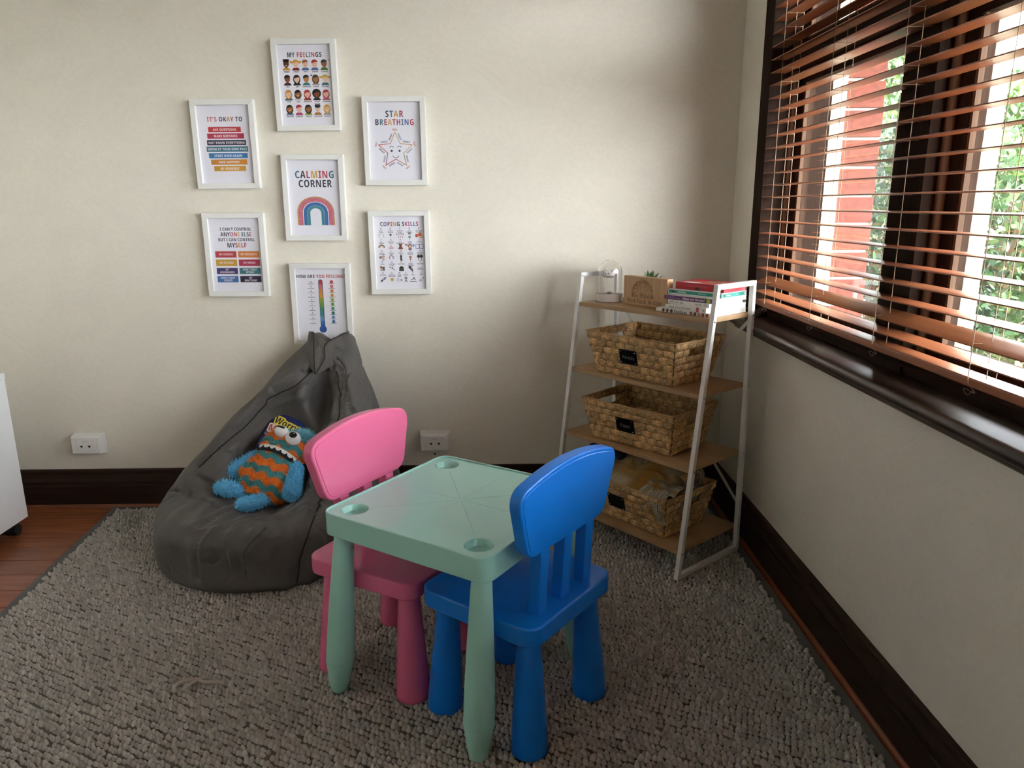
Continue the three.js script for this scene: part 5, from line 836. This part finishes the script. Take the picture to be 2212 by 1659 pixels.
{
  const p = onShelf(-0.405, 0.300, TOPY), s = thing('succulent_plant', 'small green succulent in a pot behind the wooden sign', 'plant', [p.x, TOPY, p.z], 0.3), r = rng(42);
  part('pot', new THREE.LatheGeometry([[0, 0], [0.026, 0], [0.034, 0.062], [0.036, 0.066], [0.032, 0.066], [0.030, 0.060], [0, 0.058]].map(([x, y]) => new THREE.Vector2(x, y)), 32), std({ color: lin(0.62, 0.60, 0.56), roughness: 0.6 }), s);
  part('soil', new THREE.CylinderGeometry(0.030, 0.028, 0.004, 24).translate(0, 0.061, 0), std({ color: lin(0.05, 0.035, 0.025), roughness: 1 }), s);
  const lg = new THREE.SphereGeometry(1, 10, 12); { const q = lg.attributes.position; for (let i = 0; i < q.count; i++) { const y = (q.getY(i) + 1) / 2, w = Math.sin(Math.PI * Math.min(1, y * 0.88 + 0.08)) ** 0.8 * (1 - y * 0.35), L = Math.hypot(q.getX(i), q.getZ(i)) || 1, k = Math.sqrt(Math.max(0, 1 - (q.getY(i)) ** 2)); q.setXYZ(i, q.getX(i) / L * k ** 0.4 * w * 0.010, y * 0.046 + (y > 0.9 ? 0.003 : 0), q.getZ(i) / L * k ** 0.4 * w * 0.0042 + 0.004 * y * y); } lg.computeVertexNormals(); }
  const lm = [[0.055, 0.115, 0.030], [0.080, 0.150, 0.040], [0.040, 0.085, 0.028]].map((c) => std({ color: lin(...c), roughness: 0.45 }));
  for (const [n, tilt, y, sc, off] of [[9, 1.12, 0.062, 1.0, 0], [9, 0.80, 0.066, 1.05, 0.35], [7, 0.48, 0.070, 1.0, 0.1], [4, 0.18, 0.073, 0.9, 0.6]]) for (let k = 0; k < n; k++) { const l = part('leaf', lg, lm[Math.floor(r() * 3)], s); l.position.set(0, y, 0); l.rotation.set(0, off + k * Math.PI * 2 / n + (r() - 0.5) * 0.2, 0); l.rotateX(-(tilt + (r() - 0.5) * 0.18)); l.rotateY(Math.PI); l.scale.setScalar(sc * (0.9 + r() * 0.2)); l.translateY(0.004); }
}
// ------------------------------------------------------------------ stacked books and boxes
{
  const pageM = std({ map: dataTex(64, 128, (u, v) => { const k = 0.90 + 0.07 * n2(u * 3, v * 60); return [0.93 * k, 0.92 * k, 0.885 * k]; }, true), roughness: 0.85 });
  let y = TOPY + 0.0002;
  // frontal left corner (u, w), width, depth, thickness, turn
  function book(label, u, w, W, D, T, turn, cover, spine, opt = {}) {
    const c = onShelf(u + W / 2, w + D / 2, 0), b = thing(opt.name ?? 'picture_book', label, opt.cat ?? 'book', [c.x, y, c.z], tangle + turn, 'stack of books at the window end of the shelf');
    const cm = std({ color: lin(...cover), roughness: 0.35 }), t = opt.hard ? 0.0022 : 0.0008, tex = canvasTex(640, Math.max(32, Math.round(640 * T / W)), spine), sm = std({ map: tex, roughness: 0.4 });
    if (opt.box) { const m2 = opt.side ? std({ map: canvasTex(640, Math.max(32, Math.round(640 * T / D)), opt.side), roughness: 0.4 }) : cm; const lid = opt.lid ? std({ map: canvasTex(512, 400, opt.lid), roughness: 0.35 }) : cm; part('carton', new THREE.BoxGeometry(W, T, D).translate(0, T / 2, 0), [m2, m2, lid, cm, sm, cm], b); }
    else {
      part('cover', box(W, t, D, 0, t / 2, 0), cm, b); part('cover', box(W, t, D, 0, T - t / 2, 0), cm, b);
      part('pages', box(W - 0.004, T - 2 * t, D - 0.003, 0, T / 2, -0.0005), pageM, b);
      const s = opt.round ? new THREE.CylinderGeometry(T / 2, T / 2, W, 16, 1, true, -Math.PI / 2, Math.PI).rotateZ(Math.PI / 2).scale(1, 1, 0.7) : new THREE.PlaneGeometry(W, T);
      if (opt.round) { const q = s.attributes.position, v = new Float32Array(q.count * 2); for (let i = 0; i < q.count; i++) { v[i * 2] = q.getX(i) / W + 0.5; v[i * 2 + 1] = q.getY(i) / T + 0.5; } s.setAttribute('uv', new THREE.BufferAttribute(v, 2)); if (q.getZ(8) < 0 || q.getZ(20) < 0) s.rotateY(0); }
      part('spine', s.translate(0, T / 2, D / 2 + (opt.round ? -0.0005 : 0.0004)), sm, b);
    }
    y += T + 0.0002; return b;
  }
  const line = (g, t, x, yy, s, c, al = 'left', f = 'bold ') => { g.font = f + s + 'px sans-serif'; g.fillStyle = c; g.textAlign = al; g.textBaseline = 'middle'; g.fillText(t, x, yy); };
  book('white picture book with Feelings on its spine, lowest in the stack', -0.247, 0.140, 0.222, 0.215, 0.0135, 0.01, [0.78, 0.77, 0.76], (g, w, h) => { g.fillStyle = '#e4ded8'; g.fillRect(0, 0, w, h); const cs = ['#5a2a26', '#7a3a36', '#3a2320']; [90, 140, 190].forEach((x, k) => { g.fillStyle = cs[k]; g.beginPath(); g.arc(x, h / 2, 17, 0, 6.3); g.fill(); }); line(g, 'Feelings', 220, h / 2 + 2, 40, '#2a2a34'); ['#8a4a3a', '#5a2a26', '#b08a6a', '#a03040', '#a83a4a'].forEach((c, k) => { g.fillStyle = c; g.beginPath(); g.arc(425 + k * 46, h / 2, 17, 0, 6.3); g.fill(); }); }, { round: true });
  book('white picture book with Diary on its spine, second from the bottom', -0.205, 0.134, 0.168, 0.235, 0.0160, 0.0, [0.80, 0.80, 0.79], (g, w, h) => { g.fillStyle = '#dcdcd8'; g.fillRect(0, 0, w, h); line(g, 'Diary of a Wombat', 50, h / 2, 42, '#2a2a30', 'left', 'italic '); g.fillStyle = '#a83a3a'; g.fillRect(490, 0, 40, h); line(g, 'H', 590, h / 2, 32, '#2a2a30'); });
  book('white picture book with a slim lettered spine, third from the bottom', -0.213, 0.158, 0.176, 0.190, 0.0125, -0.03, [0.80, 0.80, 0.80], (g, w, h) => { g.fillStyle = '#e2e0dc'; g.fillRect(0, 0, w, h); g.fillStyle = '#3a3a40'; const q = rng(2); for (let x = 30; x < 610; x += 13) if (q() > 0.18 && (x < 250 || (x > 420 && x < 520) || x > 560)) g.fillRect(x, h / 2 - 9 + q() * 3, 3 + q() * 5, 15 + q() * 4); });
  book('purple book with What are Germs on its spine', -0.236, 0.166, 0.205, 0.195, 0.0145, 0.02, [0.80, 0.80, 0.80], (g, w, h) => { g.fillStyle = '#5c2a6c'; g.fillRect(0, 0, w, h); line(g, 'LIFT-THE-FLAP', 18, h * 0.30, 17, '#b08ac0'); line(g, 'QUESTIONS & ANSWERS', 18, h * 0.70, 17, '#b08ac0'); line(g, 'What are Germs?', 240, h / 2, 34, '#efe8f4'); g.fillStyle = '#a8b83a'; g.beginPath(); g.arc(565, h / 2, 26, 0, 6.3); g.fill(); g.fillStyle = '#2a2030'; g.fillRect(612, 0, 28, h); });
  const teal = (g, w, h) => { g.fillStyle = '#e6efec'; g.fillRect(0, 0, w, h); g.fillStyle = '#219080'; g.fillRect(9, 8, w - 18, h - 16); line(g, 'Feelings', 120, h / 2, 26, '#dff0ec'); line(g, 'flashcards', 370, h / 2, 18, '#bfe0da'); g.fillStyle = '#0f4a52'; g.beginPath(); g.ellipse(65, h / 2, 24, 12, 0, 0, 6.3); g.fill(); g.fillStyle = '#eef4f2'; g.beginPath(); g.arc(w - 36, h / 2, 12, 0, 6.3); g.fill(); };
  book('teal and white flashcard box lying under the red box', -0.250, 0.204, 0.222, 0.146, 0.0170, 0.01, [0.80, 0.82, 0.82], teal, { box: true, side: teal, name: 'flashcard_box', cat: 'box' });
  book('red card box with a torn pictured lid on top of the stack', -0.232, 0.222, 0.196, 0.135, 0.0250, 0.03, [0.62, 0.022, 0.040], (g, w, h) => { g.fillStyle = '#b01a2c'; g.fillRect(0, 0, w, h); line(g, 'The Bear Cards Feelings', 150, h * 0.42, 26, '#d8606a', 'left', ''); g.fillStyle = '#4a0a12'; g.beginPath(); g.arc(w * 0.46, h * 0.95, 32, Math.PI, 0); g.fill(); }, { box: true, name: 'card_box', cat: 'box', side: (g, w, h) => { g.fillStyle = '#c22234'; g.fillRect(0, 0, w, h); g.fillStyle = '#e8e4e0'; for (let k = 0; k < 9; k++) g.fillRect(k * 9, 0, 7, 4 + (k * 7) % 11); }, lid: (g, w, h) => { g.fillStyle = '#c42236'; g.fillRect(0, 0, w, h); g.fillStyle = '#ece8e6'; g.beginPath(); g.moveTo(60, 400); g.lineTo(250, 400); g.lineTo(230, 300); g.lineTo(70, 300); g.fill(); g.fillStyle = '#b8a684'; g.beginPath(); g.arc(300, 170, 90, 0, 6.3); g.fill(); g.fillStyle = '#6a5a3a'; g.beginPath(); g.arc(300, 150, 50, 0, 6.3); g.fill(); g.fillStyle = '#ece8e6'; for (let k = 0; k < 16; k++) g.fillRect(270 + k * 15, 384 - (k * 5) % 13, 12, 18); } });
}
// ------------------------------------------------------------------ throw blanket and navy pouch in the bottom basket
{
  const cx = -0.3992, cz = 0.4362, th = 0.8872, y0 = SH.h[3];
  const b = thing('throw_blanket', 'cream, grey and mustard checked throw blanket with a fringe, folded into the bottom basket', 'blanket', [cx, y0, cz], -th);
  const tex = dataTex(512, 512, (u, v) => { const band = (t, c, w) => Math.max(0, 1 - Math.abs(((t - c) % 1 + 1.5) % 1 - 0.5) / w); let c = [0.82, 0.76, 0.64]; const mix = (k, q) => { c = c.map((a, i) => lerp(a, q[i], k)); }; mix(smooth(band(u, 0.25, 0.20), 0, 0.8) * 0.75, [0.72, 0.50, 0.16]); mix(smooth(band(v, 0.35, 0.20), 0, 0.8) * 0.55, [0.72, 0.50, 0.16]); mix(smooth(band(u, 0.70, 0.22), 0, 0.8) * 0.55, [0.50, 0.46, 0.41]); mix(smooth(band(v, 0.80, 0.20), 0, 0.8) * 0.55, [0.50, 0.46, 0.41]); const k = 0.92 + 0.09 * tnoise(u, v, 60, 3) + 0.06 * tnoise(u, v, 150, 1); return c.map((a) => a * k); }, true);
  const wool = phys({ map: tex, roughness: 1, sheen: 0.4, sheenColor: lin(0.6, 0.55, 0.45), side: THREE.DoubleSide, bumpMap: withRepeat(wallBump, 3, 3), bumpScale: 0.002 });
  // folded heap: a soft mound that sinks to the rim at the edges
  const NX = 64, NZ = 44, pos = [], uv = [], idx = [];
  for (let j = 0; j <= NZ; j++) for (let i = 0; i <= NX; i++) {
    const s = i / NX * 2 - 1, t = j / NZ * 2 - 1, x = s * (BK.rw / 2 - 0.012) - 0.004, z = t * (BK.rd / 2 - 0.010) + 0.006, edge = (1 - Math.abs(s) ** 5) * (1 - Math.abs(t) ** 4);
    let h = 0.105 + 0.058 * edge ** 0.5 + 0.060 * edge * smooth(-t, -0.9, 0.6) + 0.020 * edge * smooth(-s, -0.2, 0.8); h += edge * (0.012 * n2(x * 9, z * 9) + 0.010 * Math.max(0, 1 - Math.abs(n2(x * 6 + 3, z * 9 + 1)) * 4));
    pos.push(x, h, z); uv.push(x * 3.1 + 0.12, z * 3.1 + 0.2);
  }
  for (let j = 0; j < NZ; j++) for (let i = 0; i < NX; i++) { const a = j * (NX + 1) + i; idx.push(a, a + NX + 1, a + 1, a + 1, a + NX + 1, a + NX + 2); }
  const g = new THREE.BufferGeometry(); g.setAttribute('position', new THREE.Float32BufferAttribute(pos, 3)); g.setAttribute('uv', new THREE.Float32BufferAttribute(uv, 2)); g.setIndex(idx); g.computeVertexNormals();
  part('folded_cloth', g, wool, b);
  // rolled end at the right: a spiral of cloth seen end-on
  const sp = []; for (let k = 0; k <= 46; k++) { const a = k / 46 * Math.PI * 4.6, q = 0.010 + 0.034 * k / 46; sp.push([q * Math.cos(a), q * Math.sin(a) * 0.9]); }
  const th2 = 0.0062, ring = [...sp.map(([x, y], k) => { const L = Math.hypot(x, y); return [x + x / L * th2, y + y / L * th2]; }), ...sp.slice().reverse()];
  const roll = new THREE.ExtrudeGeometry(new THREE.Shape(ring.map(([x, y]) => new THREE.Vector2(x, y))), { depth: 0.155, bevelEnabled: true, bevelThickness: 0.002, bevelSize: 0.0015, bevelSegments: 2 }); 
  const rp = roll.attributes.position, ru = roll.attributes.uv; for (let i = 0; i < rp.count; i++) ru.setXY(i, rp.getZ(i) * 3 + 0.5, Math.atan2(rp.getY(i), rp.getX(i)) * 0.12);
  part('rolled_end', roll.rotateY(Math.PI / 2).translate(0.030, 0.185, -0.050), wool, b);
  const frM = std({ color: lin(0.62, 0.56, 0.44), roughness: 1 }), r = rng(88);
  // fringe hanging over the front right corner
  for (let k = 0; k < 12; k++) {
    const t = k / 11, x = lerp(0.085, 0.205, t), over = 0.022 + 0.085 * smooth(t, 0.25, 0.85) * (0.7 + r() * 0.5), list = [];
    for (let q = 0; q < 5; q++) { const dx = (r() - 0.5) * 0.011, zf = BK.rd / 2 - 0.006 + (t > 0.8 ? -0.10 * (t - 0.8) * 5 : 0); list.push(tube([V3(x + dx, 0.176, zf - 0.055 + r() * 0.01), V3(x + dx * 1.4, 0.168, zf - 0.014), V3(x + dx * 1.6 + (r() - 0.5) * 0.004, 0.160 - over * 0.25, zf + 0.009), V3(x + dx * 2 + (r() - 0.5) * 0.01 + 0.006 * t, 0.158 - over, zf + 0.006 - over * 0.12)], 0.0013, 12, 4)); }
    part('fringe_tassel', merge(list), frM, b);
  }
  part('fringe_band', (() => { const q = new THREE.PlaneGeometry(0.135, 0.075, 14, 10), p = q.attributes.position; for (let i = 0; i < p.count; i++) { const x = p.getX(i), y = p.getY(i); p.setXYZ(i, 0.148 + x, 0.190 - 0.022 * smooth(-y, -0.03, 0.04) - 0.004 * Math.sin(x * 90), 0.095 - y * 0.75); } q.computeVertexNormals(); return q; })(), wool, b);

  const n = thing('navy_pouch', 'dark navy fabric pouch lying behind the blanket on the bottom basket', 'pouch', [cx, y0, cz], -th);
  const pg = rbox(0.20, 0.064, 0.13, 0.030, 6), pp = pg.attributes.position; for (let i = 0; i < pp.count; i++) { const x = pp.getX(i), y = pp.getY(i), z = pp.getZ(i); pp.setXYZ(i, x, y * (1 - 1.6 * Math.abs(x)) + 0.004 * n3(x * 30, y * 30, z * 30), z); } pg.computeVertexNormals();
  part('fabric', pg.translate(-0.198, 0.196, -0.030), std({ color: lin(0.010, 0.016, 0.055), roughness: 0.8 }), n);
}

renderer.render(scene, camera);
